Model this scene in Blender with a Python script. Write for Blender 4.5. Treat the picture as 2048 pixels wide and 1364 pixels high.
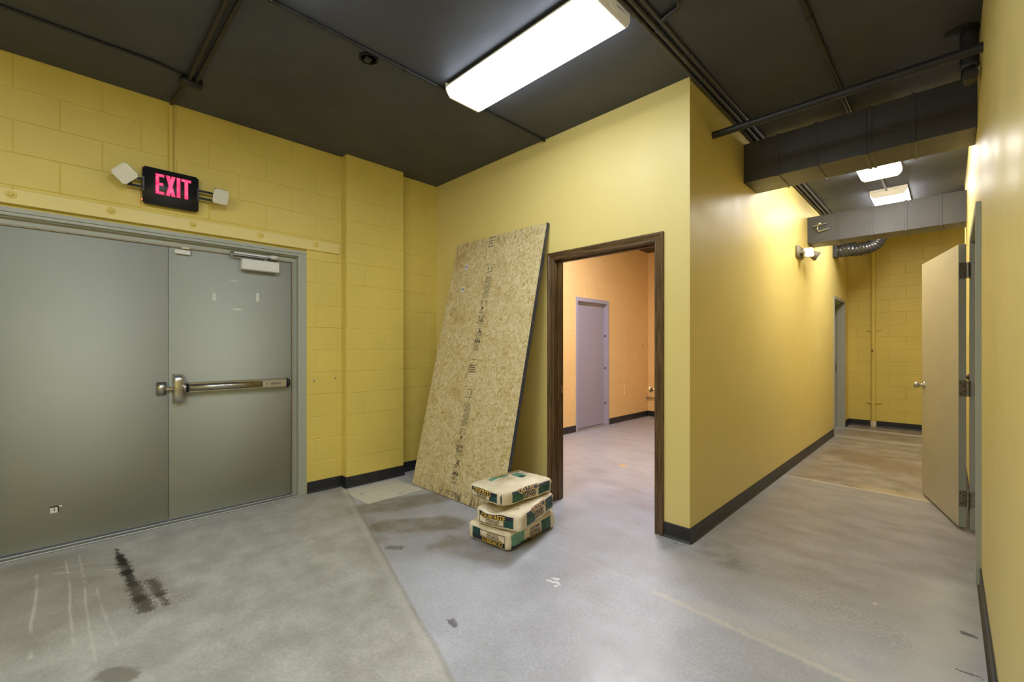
import bpy, bmesh, math, random
from mathutils import Vector, Matrix, noise as mnoise

S = bpy.context.scene
for o in list(bpy.data.objects): bpy.data.objects.remove(o)
C = S.collection
R = random.Random(7)
PI = math.pi

# ------------------------------------------------------------------ camera
FPX, YAW, EYE = 883.0, 0.7802, 1.308
cam_data = bpy.data.cameras.new('camera'); cam = bpy.data.objects.new('camera', cam_data); C.objects.link(cam)
cam_data.sensor_width = 36.0; cam_data.lens = FPX / 2048 * 36
cam_data.shift_y = 15 / 2048; cam_data.clip_start = 0.02
cam.location = (0, 0, EYE); cam.rotation_euler = (PI / 2, 0, YAW)
S.camera = cam
# ------------------------------------------------------------------ world, exposure
w = bpy.data.worlds.new('world'); S.world = w; w.use_nodes = True
w.node_tree.nodes['Background'].inputs[0].default_value = (0.6, 0.65, 0.7, 1)
w.node_tree.nodes['Background'].inputs[1].default_value = 0.3
S.view_settings.view_transform = 'Standard'; S.view_settings.look = 'None'
S.view_settings.gamma = 1.0; S.view_settings.use_curve_mapping = False
S.view_settings.exposure = 0.0
TUBE = (0.90, 0.96, 1.06)         # cool white tubes
P_MAIN, P_NEAR, P_CORR, P_BACK = 15.0, 22.0, 30.0, 75.0   # lens emission strengths

# ------------------------------------------------------------------ dimensions (metres)
XL, YM, XC, XR, H, YE = -4.108, 2.941, -1.234, 0.127, 3.13, 9.51
XO, YO = -4.165, 7.97            # block wall and end wall of the back room
YB = -2.6                        # wall behind the viewpoint
YT = 3.056                       # back face of the doorway wall

# ------------------------------------------------------------------ material helpers
def srgb(r, g, b):
    f = lambda c: (c / 255 / 12.92) if c / 255 <= .04045 else ((c / 255 + .055) / 1.055) ** 2.4
    return (f(r), f(g), f(b), 1)
class NT:
    def __init__(s, name):
        s.m = bpy.data.materials.new(name); s.m.use_nodes = True
        s.t = s.m.node_tree; s.b = s.t.nodes['Principled BSDF']
    def n(s, typ, ins=None, **kw):
        nd = s.t.nodes.new(typ)
        for k, v in kw.items(): setattr(nd, k, v)
        for k, v in (ins or {}).items():
            if isinstance(v, bpy.types.NodeSocket): s.t.links.new(v, nd.inputs[k])
            else: nd.inputs[k].default_value = v
        return nd
    def set(s, k, v):
        if isinstance(v, bpy.types.NodeSocket): s.t.links.new(v, s.b.inputs[k])
        else: s.b.inputs[k].default_value = v
    def math(s, op, a, b=0.0, c=0.0, clamp=False):
        return s.n('ShaderNodeMath', {0: a, 1: b, 2: c}, operation=op, use_clamp=clamp).outputs[0]
    def mix(s, f, a, b, mode='MIX'):
        nd = s.n('ShaderNodeMix', {0: f, 6: a, 7: b}, data_type='RGBA', blend_type=mode); return nd.outputs[2]
    def coord(s, scale=(1, 1, 1), rot=(0, 0, 0), loc=(0, 0, 0)):
        tc = s.n('ShaderNodeTexCoord')
        return s.n('ShaderNodeMapping', {0: tc.outputs['Object'], 1: loc, 2: rot, 3: scale}).outputs[0]
    def noise(s, vec, scale, detail=4, rough=.55, out=0):
        return s.n('ShaderNodeTexNoise', {'Vector': vec, 'Scale': scale, 'Detail': detail, 'Roughness': rough}).outputs[out]
    def ramp(s, v, lo, hi, a=0.0, b=1.0, smooth=True):
        return s.n('ShaderNodeMapRange', {0: v, 1: lo, 2: hi, 3: a, 4: b}, interpolation_type='SMOOTHSTEP' if smooth else 'LINEAR').outputs[0]
    def bump(s, h, strength=.2, dist=.01):
        s.set('Normal', s.n('ShaderNodeBump', {'Strength': strength, 'Distance': dist, 'Height': h}).outputs[0])
def plain(name, col, rough=.5, metal=0.0, spec=.5, bump=None, var=0.0, vscale=6):
    t = NT(name); col = tuple(col[:3]) + (1,)
    if var:
        v = t.noise(t.coord(), vscale, 5)
        k = t.ramp(v, .3, .7, 1 - var, 1 + var * .4)
        c = t.mix(1.0, col, (1, 1, 1, 1), 'MULTIPLY')
        mul = t.n('ShaderNodeVectorMath', {0: col[:3], 'Scale': k}, operation='SCALE').outputs[0]
        t.set('Base Color', mul)
    else: t.set('Base Color', col)
    t.set('Roughness', rough); t.set('Metallic', metal); t.set('Specular IOR Level', spec)
    if bump: t.bump(t.noise(t.coord(), bump[0], 3), bump[1], bump[2] if len(bump) > 2 else .002)
    return t.m
def emit(name, col, strength, base=(.8, .8, .8, 1)):
    t = NT(name); t.set('Base Color', base); t.set('Emission Color', tuple(col[:3]) + (1,)); t.set('Emission Strength', strength); t.set('Roughness', .4)
    return t.m

def paint(name, col, rough, bumpscale, bstr, scuff=.08, spec=.5):
    t = NT(name); v = t.coord()
    a = t.ramp(t.noise(v, 1.3, 4), .3, .75, 1.0, 1 - scuff)
    b = t.ramp(t.noise(v, 14, 5), .62, .8, 1.0, 1 - scuff * .6)
    k = t.math('MULTIPLY', a, b)
    t.set('Base Color', t.n('ShaderNodeVectorMath', {0: col[:3], 'Scale': k}, operation='SCALE').outputs[0])
    t.set('Roughness', t.ramp(t.noise(v, 3, 3), .3, .7, rough - .04, rough + .06)); t.set('Specular IOR Level', spec)
    t.bump(t.noise(v, bumpscale, 4, .6), bstr, .002)
    return t.m

YEL = srgb(226, 204, 104)
M = {}
M['block'] = paint('yellow_block_paint', YEL, .5, 160, .35, .10)
M['wallpaint'] = paint('yellow_wall_paint', srgb(230, 211, 132), .43, 300, .06, .03)
M['orange_block'] = paint('orange_block_paint', srgb(240, 202, 142), .5, 160, .3, .05)
M['orange'] = paint('orange_wall_paint', srgb(240, 200, 138), .4, 300, .05, .03)
M['ceiling'] = paint('black_ceiling_paint', (.066, .072, .092), .6, 90, .5, .25)
M['brownceil'] = plain('dark_brown_ceiling', (.05, .03, .02), .6)
M['black'] = plain('black_paint', (.018, .018, .019), .5, var=.3)
M['blackduct'] = paint('black_duct_paint', (.068, .066, .066), .45, 120, .1, .3)
M['litduct'] = paint('lit_duct_paint', (.105, .105, .12), .45, 120, .1, .3)  # lighter copy of the black duct paint, lamplight put into the colour
M['cap_dim'] = emit('end_cap_added_glow', (1, .92, .74), .16, srgb(215, 206, 180))  # weak emission added to brighten an unlit end cap
M['rubber'] = plain('black_rubber_base', (.022, .022, .025), .42, var=.25, vscale=12)
M['greydoor'] = paint('grey_green_door_paint', srgb(180, 184, 173), .6, 260, .07, .05, .35)
M['greyframe'] = paint('grey_green_frame_paint', srgb(168, 171, 157), .42, 200, .06, .06)
M['beigedoor'] = paint('beige_door_paint', srgb(188, 180, 158), .42, 260, .06, .04)
M['lavdoor'] = paint('lavender_grey_door_paint', srgb(158, 154, 172), .45, 260, .05, .03)
M['lavframe'] = paint('lavender_grey_frame_paint', srgb(166, 162, 182), .42, 260, .05, .03)
M['steel'] = plain('brushed_steel', (.55, .53, .49), .3, 1.0, var=.15, vscale=20)
M['darksteel'] = plain('dull_hinge_steel', (.36, .345, .33), .45, 1.0, var=.2, vscale=40)
M['alu'] = plain('aluminium', (.6, .6, .58), .4, 1.0)
M['brass'] = plain('brass', (.75, .6, .32), .25, 1.0)
M['white'] = plain('white_enamel', srgb(222, 222, 214), .4)
M['cream'] = plain('cream_enamel', srgb(205, 196, 170), .45)
M['blackplastic'] = plain('black_plastic', (.02, .021, .024), .38)
M['led'] = emit('red_indicator', (1, .03, .05), 8)
M['dark'] = plain('dark_hole', (.006, .006, .006), .8)
M['gasket'] = plain('weather_strip', srgb(150, 138, 112), .5)
M['lens_clear'] = plain('lamp_lens', srgb(232, 228, 212), .18, var=.05, vscale=60)
M['cap_glow'] = emit('glowing_end_cap', (1, .9, .72), .55, srgb(205, 196, 170))  # emission added so the corridor caps look lit through

def lens_mat(name, strength, tint=TUBE):
    t = NT(name)
    t.set('Base Color', (.9, .9, .9, 1)); t.set('Roughness', .35)
    v = t.n('ShaderNodeTexCoord').outputs['Object']
    sp = t.n('ShaderNodeSeparateXYZ', {0: v})
    ex = t.math('ABSOLUTE', sp.outputs[0])
    ends = t.ramp(ex, .562, .608, 1.0, .045)          # tubes end short of the lens ends
    ey = t.math('ABSOLUTE', sp.outputs[1])
    side = t.ramp(ey, .125, .165, 1.0, .85)
    k = t.math('MULTIPLY', t.math('MULTIPLY', ends, side), strength)
    t.set('Emission Color', tuple(tint) + (1,)); t.set('Emission Strength', k)
    return t.m
M['lens_main'] = lens_mat('lit_lens_main', P_MAIN)
M['lens_near'] = lens_mat('lit_lens_near', P_NEAR)
M['lens_corr'] = lens_mat('lit_lens_corridor', P_CORR, (1.0, .955, .90))
M['lens_back'] = lens_mat('lit_lens_back_room', P_BACK, (1.0, .93, .98))

def exit_letter():
    t = NT('pink_lit_letters')
    v = t.noise(t.coord(), 22, 2)
    c = t.mix(t.ramp(v, .35, .65), (1.0, .03, .16, 1), (1.0, .13, .30, 1))
    t.set('Base Color', (.5, .02, .08, 1)); t.set('Emission Color', c); t.set('Emission Strength', .95)
    return t.m
M['letters'] = exit_letter()
M['letter_rim'] = emit('letter_rim', (.55, 0, .07), .5, (.3, .01, .03, 1))

def wood_casing():
    t = NT('dark_stained_wood')
    v = t.coord((30, 30, 1.6)); n1 = t.noise(v, 3, 6, .6)
    v2 = t.coord((1.6, 30, 30)); 
    f = t.ramp(n1, .3, .7)
    c = t.mix(f, (.045, .026, .010, 1), (.17, .095, .036, 1))
    t.set('Base Color', c); t.set('Roughness', .38); t.bump(n1, .15, .002)
    return t.m
M['wood'] = wood_casing()
def wood_head():
    t = NT('dark_stained_wood_head')
    v = t.coord((1.6, 30, 30)); n1 = t.noise(v, 3, 6, .6)
    c = t.mix(t.ramp(n1, .3, .7), (.045, .026, .010, 1), (.17, .095, .036, 1))
    t.set('Base Color', c); t.set('Roughness', .38); t.bump(n1, .15, .002)
    return t.m
M['woodh'] = wood_head()

def osb():
    t = NT('oriented_strand_board')
    base = None; 
    wob = t.n('ShaderNodeTexNoise', {'Vector': t.coord(), 'Scale': 9.0, 'Detail': 2.0}).outputs['Color']
    tc = t.n('ShaderNodeTexCoord').outputs['Object']
    dis = t.n('ShaderNodeVectorMath', {0: wob, 1: (.5, .5, .5)}, operation='SUBTRACT').outputs[0]
    vv = t.n('ShaderNodeVectorMath', {0: t.n('ShaderNodeVectorMath', {0: dis, 'Scale': .02}, operation='SCALE').outputs[0], 1: tc}, operation='ADD').outputs[0]
    cols = []
    for i, (ang, sx, sy) in enumerate(((.15, 20, 80), (1.35, 22, 85), (.75, 24, 95), (-.6, 20, 80))):
        mp = t.n('ShaderNodeMapping', {0: vv, 1: (i * 3.1, i * 1.7, 0), 2: (0, 0, ang)}).outputs[0]
        mp = t.n('ShaderNodeMapping', {0: mp, 3: (sy, sx, 1)}).outputs[0]
        vo = t.n('ShaderNodeTexVoronoi', {'Vector': mp, 'Scale': 1.0, 'Randomness': 1.0}, voronoi_dimensions='2D')
        cols.append(t.n('ShaderNodeSeparateColor', {0: vo.outputs['Color']}).outputs)
    a = t.mix(t.ramp(cols[1][1], .45, .55), cols[0][0], cols[1][0])
    b = t.mix(t.ramp(cols[3][1], .5, .6), cols[2][0], cols[3][0])
    cc = t.mix(t.ramp(cols[2][2], .35, .6), a, b)
    c = t.n('ShaderNodeValToRGB', {0: cc})
    el = c.color_ramp.elements
    el[0].position = 0; el[0].color = srgb(182, 152, 92)
    el[1].position = 1; el[1].color = srgb(232, 220, 180)
    e = el.new(.12); e.color = srgb(204, 180, 124)
    e = el.new(.55); e.color = srgb(216, 200, 150)
    fine = t.noise(t.coord((1, .25, 1)), 170, 3)
    c2 = t.mix(t.ramp(fine, .35, .7), t.mix(1.0, c.outputs[0], (.88, .86, .80, 1), 'MULTIPLY'), c.outputs[0])
    big = t.ramp(t.noise(t.coord(), 3.4, 5), .48, .68)
    c3 = t.mix(t.math('MULTIPLY', t.math('MULTIPLY', big, t.ramp(t.n('ShaderNodeSeparateXYZ', {0: tc}).outputs[0], .35, 1.0, 1, .35)), .42), c2, srgb(172, 130, 62))
    fl = t.ramp(t.noise(t.coord((1, .4, 1), (0, 0, .5)), 95, 2), .69, .76)
    c3 = t.mix(t.math('MULTIPLY', fl, .55), c3, srgb(112, 88, 48))
    sp = t.n('ShaderNodeSeparateXYZ', {0: tc})
    n2 = t.noise(t.coord((1, .35, 1)), 26, 5)
    low = t.math('MULTIPLY', t.ramp(sp.outputs[1], .02, .14, 1, 0), t.ramp(n2, .42, .62))      # water-swollen dirty bottom edge
    low = t.math('MULTIPLY', low, t.ramp(sp.outputs[0], .0, .9, .25, 1))
    c4 = t.mix(t.math('MULTIPLY', low, .85), c3, srgb(66, 52, 34))
    top = t.math('MULTIPLY', t.ramp(sp.outputs[1], 2.30, 2.44, 0, 1), t.ramp(n2, .48, .62))
    c5 = t.mix(t.math('MULTIPLY', top, .45), c4, srgb(110, 88, 50))
    t.set('Base Color', c5); t.set('Roughness', .6)
    t.bump(cc, .12, .002)
    return t.m
M['osb'] = osb()
def osb_edge():
    t = NT('dark_sealed_board_edge')
    n1 = t.noise(t.coord((60, 14, 60)), 3, 3)
    c = t.mix(t.ramp(n1, .6, .68), (.055, .06, .078, 1), (.3, .31, .36, 1))
    t.set('Base Color', c); t.set('Roughness', .5); return t.m
M['osbedge'] = osb_edge()
M['ink'] = plain('black_stamp_ink', (.045, .04, .03), .7)
M['greyink'] = plain('faded_stamp_ink', (.16, .135, .08), .7)
M['sticker'] = plain('white_label', srgb(225, 225, 220), .5)

def paper():
    t = NT('bag_paper')
    v = t.coord(); n1 = t.noise(v, 7, 5); n2 = t.noise(v, 60, 4)
    c = t.mix(t.ramp(n1, .35, .7), srgb(234, 222, 192), srgb(216, 200, 162))
    t.set('Base Color', c); t.set('Roughness', .62); t.bump(t.math('ADD', n1, t.math('MULTIPLY', n2, .3)), .6, .008)
    return t.m
M['paper'] = paper()
M['navy'] = plain('navy_print', srgb(34, 44, 56), .5)
M['green'] = plain('green_print', srgb(44, 96, 62), .5, var=.55, vscale=45)
M['teal'] = plain('teal_print', srgb(30, 78, 72), .5, var=.4, vscale=30)
M['ltgreen'] = plain('pale_green_print', srgb(108, 160, 130), .5, var=.3, vscale=30)
M['yellowink'] = plain('yellow_print', srgb(226, 180, 44), .5)
M['goldink'] = plain('pale_orange_print', srgb(226, 186, 120), .5)
M['brownink'] = plain('brown_print', srgb(88, 66, 36), .5)
M['blueink'] = plain('slate_print', srgb(70, 76, 90), .5)
M['redink'] = plain('rust_print', srgb(176, 96, 74), .5)
M['tanink'] = plain('tan_print', srgb(196, 166, 112), .5)

# floor -------------------------------------------------------------
def seg_group():
    g = bpy.data.node_groups.new('segment_mask', 'ShaderNodeTree')
    for nm in ('P', 'A', 'B'): g.interface.new_socket(nm, in_out='INPUT', socket_type='NodeSocketVector')
    for nm in ('W', 'Soft'): g.interface.new_socket(nm, in_out='INPUT', socket_type='NodeSocketFloat')
    g.interface.new_socket('Mask', in_out='OUTPUT', socket_type='NodeSocketFloat')
    i = g.nodes.new('NodeGroupInput'); o = g.nodes.new('NodeGroupOutput')
    def vm(op, a, b=None, sc=None):
        nd = g.nodes.new('ShaderNodeVectorMath'); nd.operation = op
        g.links.new(a, nd.inputs[0])
        if b is not None: g.links.new(b, nd.inputs[1])
        if sc is not None: g.links.new(sc, nd.inputs['Scale'])
        return nd
    def mt(op, a, b=None, clamp=False):
        nd = g.nodes.new('ShaderNodeMath'); nd.operation = op; nd.use_clamp = clamp
        g.links.new(a, nd.inputs[0])
        if b is not None: g.links.new(b, nd.inputs[1])
        return nd.outputs[0]
    pa = vm('SUBTRACT', i.outputs['P'], i.outputs['A']).outputs[0]
    ba = vm('SUBTRACT', i.outputs['B'], i.outputs['A']).outputs[0]
    t = mt('DIVIDE', vm('DOT_PRODUCT', pa, ba).outputs['Value'], vm('DOT_PRODUCT', ba, ba).outputs['Value'], True)
    d = vm('LENGTH', vm('SUBTRACT', pa, vm('SCALE', ba, sc=t).outputs[0]).outputs[0]).outputs['Value']
    mr = g.nodes.new('ShaderNodeMapRange'); mr.interpolation_type = 'SMOOTHSTEP'
    g.links.new(d, mr.inputs[0]); g.links.new(i.outputs['W'], mr.inputs[1])
    g.links.new(mt('ADD', i.outputs['W'], i.outputs['Soft']), mr.inputs[2])
    mr.inputs[3].default_value = 1; mr.inputs[4].default_value = 0
    g.links.new(mr.outputs[0], o.inputs[0])
    return g
SEG = seg_group()
def floor_mat():
    t = NT('worn_concrete')
    tc = t.n('ShaderNodeTexCoord').outputs['Object']
    def warp(scale, amp):
        nz = t.n('ShaderNodeTexNoise', {'Vector': tc, 'Scale': scale, 'Detail': 4.0}).outputs['Color']
        d = t.n('ShaderNodeVectorMath', {0: nz, 1: (.5, .5, .5)}, operation='SUBTRACT').outputs[0]
        d = t.n('ShaderNodeVectorMath', {0: d, 1: (amp, amp, 0)}, operation='MULTIPLY').outputs[0]
        return t.n('ShaderNodeVectorMath', {0: tc, 1: d}, operation='ADD').outputs[0]
    W1 = warp(3.0, .25); W2 = warp(9.0, .07); W3 = warp(40, .05); W5 = warp(1.5, .04)
    def seg(p, a, b, wd, soft):
        nd = t.n('ShaderNodeGroup'); nd.node_tree = SEG
        t.t.links.new(p, nd.inputs[0]); nd.inputs[1].default_value = (*a, 0); nd.inputs[2].default_value = (*b, 0)
        nd.inputs[3].default_value = wd; nd.inputs[4].default_value = soft; return nd.outputs[0]
    W4 = warp(6.0, .025)
    xyz = t.n('ShaderNodeSeparateXYZ', {0: W4}); X, Y = xyz.outputs[0], xyz.outputs[1]
    raw = t.n('ShaderNodeSeparateXYZ', {0: tc})
    n_big = t.noise(tc, 1.1, 5, .6); n_med = t.noise(tc, 5.5, 6, .65); n_fine = t.noise(tc, 60, 5, .7)
    stretch = t.n('ShaderNodeMapping', {0: tc, 3: (1.0, 2.4, 1)}).outputs[0]
    n_str = t.noise(stretch, 3.2, 7, .62)
    # two pours: door side (beige grey) and main side (blue grey, polished)
    side = t.math('SUBTRACT', Y, t.math('MULTIPLY_ADD', X, -.295, .67))
    pour = t.ramp(side, -.012, .012)
    ca = t.mix(t.ramp(n_med, .3, .7), srgb(162, 161, 152), srgb(177, 176, 168))
    cb = t.mix(t.ramp(n_big, .3, .7), srgb(162, 164, 168), srgb(184, 187, 195))
    c = t.mix(pour, ca, cb)
    # corridor: browner, streaky
    cor = t.math('MULTIPLY', t.ramp(X, -1.45, -1.0), t.ramp(Y, 2.15, 3.1))
    cc = t.mix(t.ramp(n_str, .3, .7), srgb(146, 139, 130), srgb(164, 158, 150))
    c = t.mix(t.math('MULTIPLY', cor, .9), c, cc)
    far = t.math('MULTIPLY', t.ramp(raw.outputs[1], 5.2, 5.24), cor)
    cf = t.mix(t.ramp(t.math('ADD', n_med, t.math('MULTIPLY', n_str, .4)), .5, .9), srgb(126, 108, 84), srgb(160, 148, 128))
    c = t.mix(t.math('MULTIPLY', far, .7), c, cf)
    # back room: pinkish grey
    br = t.math('MULTIPLY', t.ramp(Y, 2.9, 3.6), t.ramp(X, -1.30, -1.40))
    c = t.mix(t.math('MULTIPLY', br, .75), c, t.mix(t.ramp(n_str, .35, .7), srgb(158, 154, 160), srgb(174, 172, 180)))
    # fine mottling
    k = t.math('MULTIPLY', t.ramp(n_fine, .25, .75, .84, 1.10), t.ramp(n_med, .3, .72, .93, 1.05))
    k = t.math('MULTIPLY', k, t.ramp(n_str, .68, .8, 1, .88))
    c = t.n('ShaderNodeVectorMath', {0: c, 'Scale': k}, operation='SCALE').outputs[0]
    def lay(c, m, col, f):
        return t.mix(t.math('MULTIPLY', m, f), c, col)
    BR = srgb(104, 92, 70)
    # brown glue patches in front of the board
    for a, b, wd, soft, f in (((-3.36, 1.82), (-3.22, 2.28), .10, .10, .62), ((-2.95, 1.66), (-2.66, 2.02), .08, .10, .72),
                              ((-3.1, 1.68), (-3.15, 2.1), .10, .2, .25), ((-2.35, 1.80), (-2.02, 1.92), .08, .12, .60),
                              ((-2.62, 1.55), (-2.4, 2.0), .1, .25, .35), ((-3.5, 1.68), (-2.7, 1.52), .02, .06, .35)):
        c = lay(c, t.math('MULTIPLY', seg(W1, a, b, wd, soft), t.ramp(n_med, .3, .6, .55, 1)), BR, f)
    # bare cream rectangle by the pilaster
    bx = t.math('MULTIPLY', t.math('MULTIPLY', t.ramp(X, -3.98, -3.95), t.ramp(X, -3.46, -3.48)),
                t.math('MULTIPLY', t.ramp(Y, 1.77, 1.80), t.ramp(Y, 2.36, 2.30)))
    c = lay(c, bx, srgb(216, 212, 196), .85)
    c = lay(c, t.math('MULTIPLY', bx, t.ramp(t.noise(tc, 11, 3), .6, .72)), srgb(150, 124, 72), .5)
    # scrape field by the double door
    fld = seg(W1, (-3.6, -.2), (-3.3, -.1), .28, .35)
    c = lay(c, fld, srgb(128, 122, 104), .45)
    n_blk = t.noise(t.n('ShaderNodeMapping', {0: tc, 2: (0, 0, .5), 3: (10, 60, 1)}).outputs[0], 3.0, 6, .8)
    for a, b, wd, soft, f in (((-3.86, .232), (-3.70, .236), .0, .022, .8), ((-3.72, .236), (-3.55, .244), .0, .050, 1.0), ((-3.58, .243), (-3.40, .252), .0, .066, 1.0),
                              ((-3.42, .25), (-3.20, .262), .0, .050, .9), ((-3.22, .262), (-3.0, .272), .0, .070, .8), ((-3.02, .275), (-2.86, .285), .0, .085, .8),
                              ((-3.20, .340), (-2.98, .352), .0, .060, .75), ((-3.0, .352), (-2.84, .365), .0, .035, .7)):
        m = seg(W3, a, b, wd, soft)
        m = t.ramp(t.math('ADD', m, t.math('MULTIPLY', t.math('SUBTRACT', n_blk, .5), 1.5)), .30, .95)
        c = lay(c, m, srgb(34, 29, 20), f)
    c = lay(c, t.math('MULTIPLY', seg(W1, (-3.2, .31), (-2.86, .33), .03, .13), t.ramp(n_blk, .4, .6)), srgb(96, 78, 60), .5)
    for a, b, wd, f in (((-3.875, .0), (-2.75, .03), .002, .45), ((-3.75, -.12), (-2.76, -.10), .004, .5), ((-3.93, .06), (-2.52, .09), .002, .4),
                        ((-3.3, .12), (-2.6, .16), .003, .3), ((-3.7, -.05), (-3.5, .22), .004, .4), ((-3.8, -.08), (-3.7, .16), .004, .35),
                        ((-2.13, 2.55), (-1.9, 2.5), .003, .3), ((-3.1, 1.3), (-3.0, .9), .003, .3)):
        c = lay(c, t.math('MULTIPLY', seg(W5, a, b, wd * .5, .008), t.ramp(n_med, .36, .56)), srgb(206, 204, 190), f)
    for a, b, f in (((-2.9, -.02), (-2.7, 0), .35), ((-2.85, .07), (-2.6, .1), .3), ((-3.6, .05), (-3.5, .2), .3)):
        c = lay(c, t.math('MULTIPLY', seg(W2, a, b, .03, .05), t.ramp(n_blk, .4, .6)), srgb(196, 194, 180), f)
    # edge of the second pour
    c = lay(c, t.ramp(t.math('ABSOLUTE', t.math('ADD', side, .006)), .004, .02, 1, 0), srgb(120, 114, 98), .3)
    c = lay(c, t.ramp(t.math('ABSOLUTE', t.math('ADD', side, .035)), .006, .04, 1, 0), srgb(186, 185, 178), .35)
    # cream filled saw joints
    c = lay(c, t.math('MULTIPLY', seg(W3, (-1.12, 2.225), (-.12, 2.16), .003, .026), t.ramp(n_med, .3, .55, .5, 1)), srgb(200, 197, 186), .8)
    c = lay(c, seg(W1, (-.9, 2.27), (-.15, 2.22), .0, .09), srgb(200, 197, 186), .35)
    c = lay(c, seg(W2, (-1.9, 2.29), (-1.12, 2.235), .0, .012), srgb(200, 200, 198), .3)
    c = lay(c, seg(W3, (-1.22, 5.22), (-.1, 5.2), .006, .022), srgb(206, 196, 168), .75)
    c = lay(c, seg(W2, (-.55, 5.3), (-.2, 5.27), .02, .14), srgb(196, 176, 130), .5)
    c = lay(c, seg(W2, (-1.34, 9.03), (.3, 8.9), .03, .09), srgb(196, 196, 190), .8)
    c = lay(c, seg(W2, (-1.22, 8.15), (.3, 8.05), .03, .12), srgb(186, 180, 166), .6)
    c = lay(c, seg(W1, (-.86, 6.8), (-.5, 6.5), .15, .3), srgb(112, 90, 60), .5)
    # dark stains near the corner, pale strip along the right wall
    c = lay(c, t.math('MULTIPLY', seg(W1, (-1.1, 3.0), (-.95, 2.88), .03, .16), t.ramp(n_med, .35, .6)), srgb(92, 88, 80), .6)
    c = lay(c, seg(W1, (-.03, 3.4), (-.02, 2.3), .0, .22), srgb(198, 198, 188), .5)
    c = lay(c, t.math('MULTIPLY', seg(W1, (-.55, 2.75), (-.15, 2.62), .05, .12), t.ramp(n_fine, .5, .7)), srgb(208, 206, 196), .45)
    # specks: dark scuffs and white drips
    vo = t.n('ShaderNodeTexVoronoi', {'Vector': W3, 'Scale': 2.6})
    m = t.math('MULTIPLY', t.ramp(vo.outputs['Distance'], .012, .06, 1, 0), t.ramp(t.n('ShaderNodeSeparateColor', {0: vo.outputs['Color']}).outputs[0], .55, .6))
    c = lay(c, t.math('MULTIPLY', m, t.ramp(n_fine, .4, .6)), srgb(74, 70, 62), .8)
    vo2 = t.n('ShaderNodeTexVoronoi', {'Vector': W3, 'Scale': 5.1})
    m2 = t.math('MULTIPLY', t.ramp(vo2.outputs['Distance'], .02, .07, 1, 0), t.ramp(t.n('ShaderNodeSeparateColor', {0: vo2.outputs['Color']}).outputs[1], .72, .76))
    c = lay(c, m2, srgb(222, 220, 210), .6)
    for a, b, wd, col, f in (((-1.61, 1.91), (-1.55, 1.93), .006, srgb(228, 228, 226), .9), ((-1.60, 1.95), (-1.57, 1.96), .006, srgb(228, 228, 226), .8), ((-1.54, 1.90), (-1.53, 1.92), .006, srgb(228, 228, 226), .8),
                         ((-1.70, 1.30), (-1.66, 1.29), .012, srgb(84, 80, 92), .8), ((-2.61, 1.50), (-2.56, 1.54), .02, srgb(96, 94, 88), .7),
                         ((-2.40, .12), (-2.33, .17), .03, srgb(112, 108, 96), .8), ((.02, 2.56), (.09, 2.55), .004, srgb(40, 38, 34), .9), ((.05, 2.9), (.07, 2.9), .012, srgb(40, 38, 34), .8),
                         ((-2.62, 4.38), (-2.56, 4.36), .02, srgb(206, 178, 92), .8)):
        c = lay(c, seg(W3, a, b, wd, wd), col, f)
    t.set('Base Color', c)
    r = t.math('ADD', t.ramp(n_med, .3, .7, .30, .46), t.math('MULTIPLY', t.math('SUBTRACT', 1.0, pour), .16))
    r = t.math('ADD', r, t.math('MULTIPLY', t.ramp(n_fine, .4, .7), .06))
    t.set('Roughness', r); t.set('Specular IOR Level', .5)
    t.bump(t.math('ADD', n_fine, t.math('MULTIPLY', n_med, .5)), .12, .003)
    return t.m
M['floor'] = floor_mat()

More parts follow.
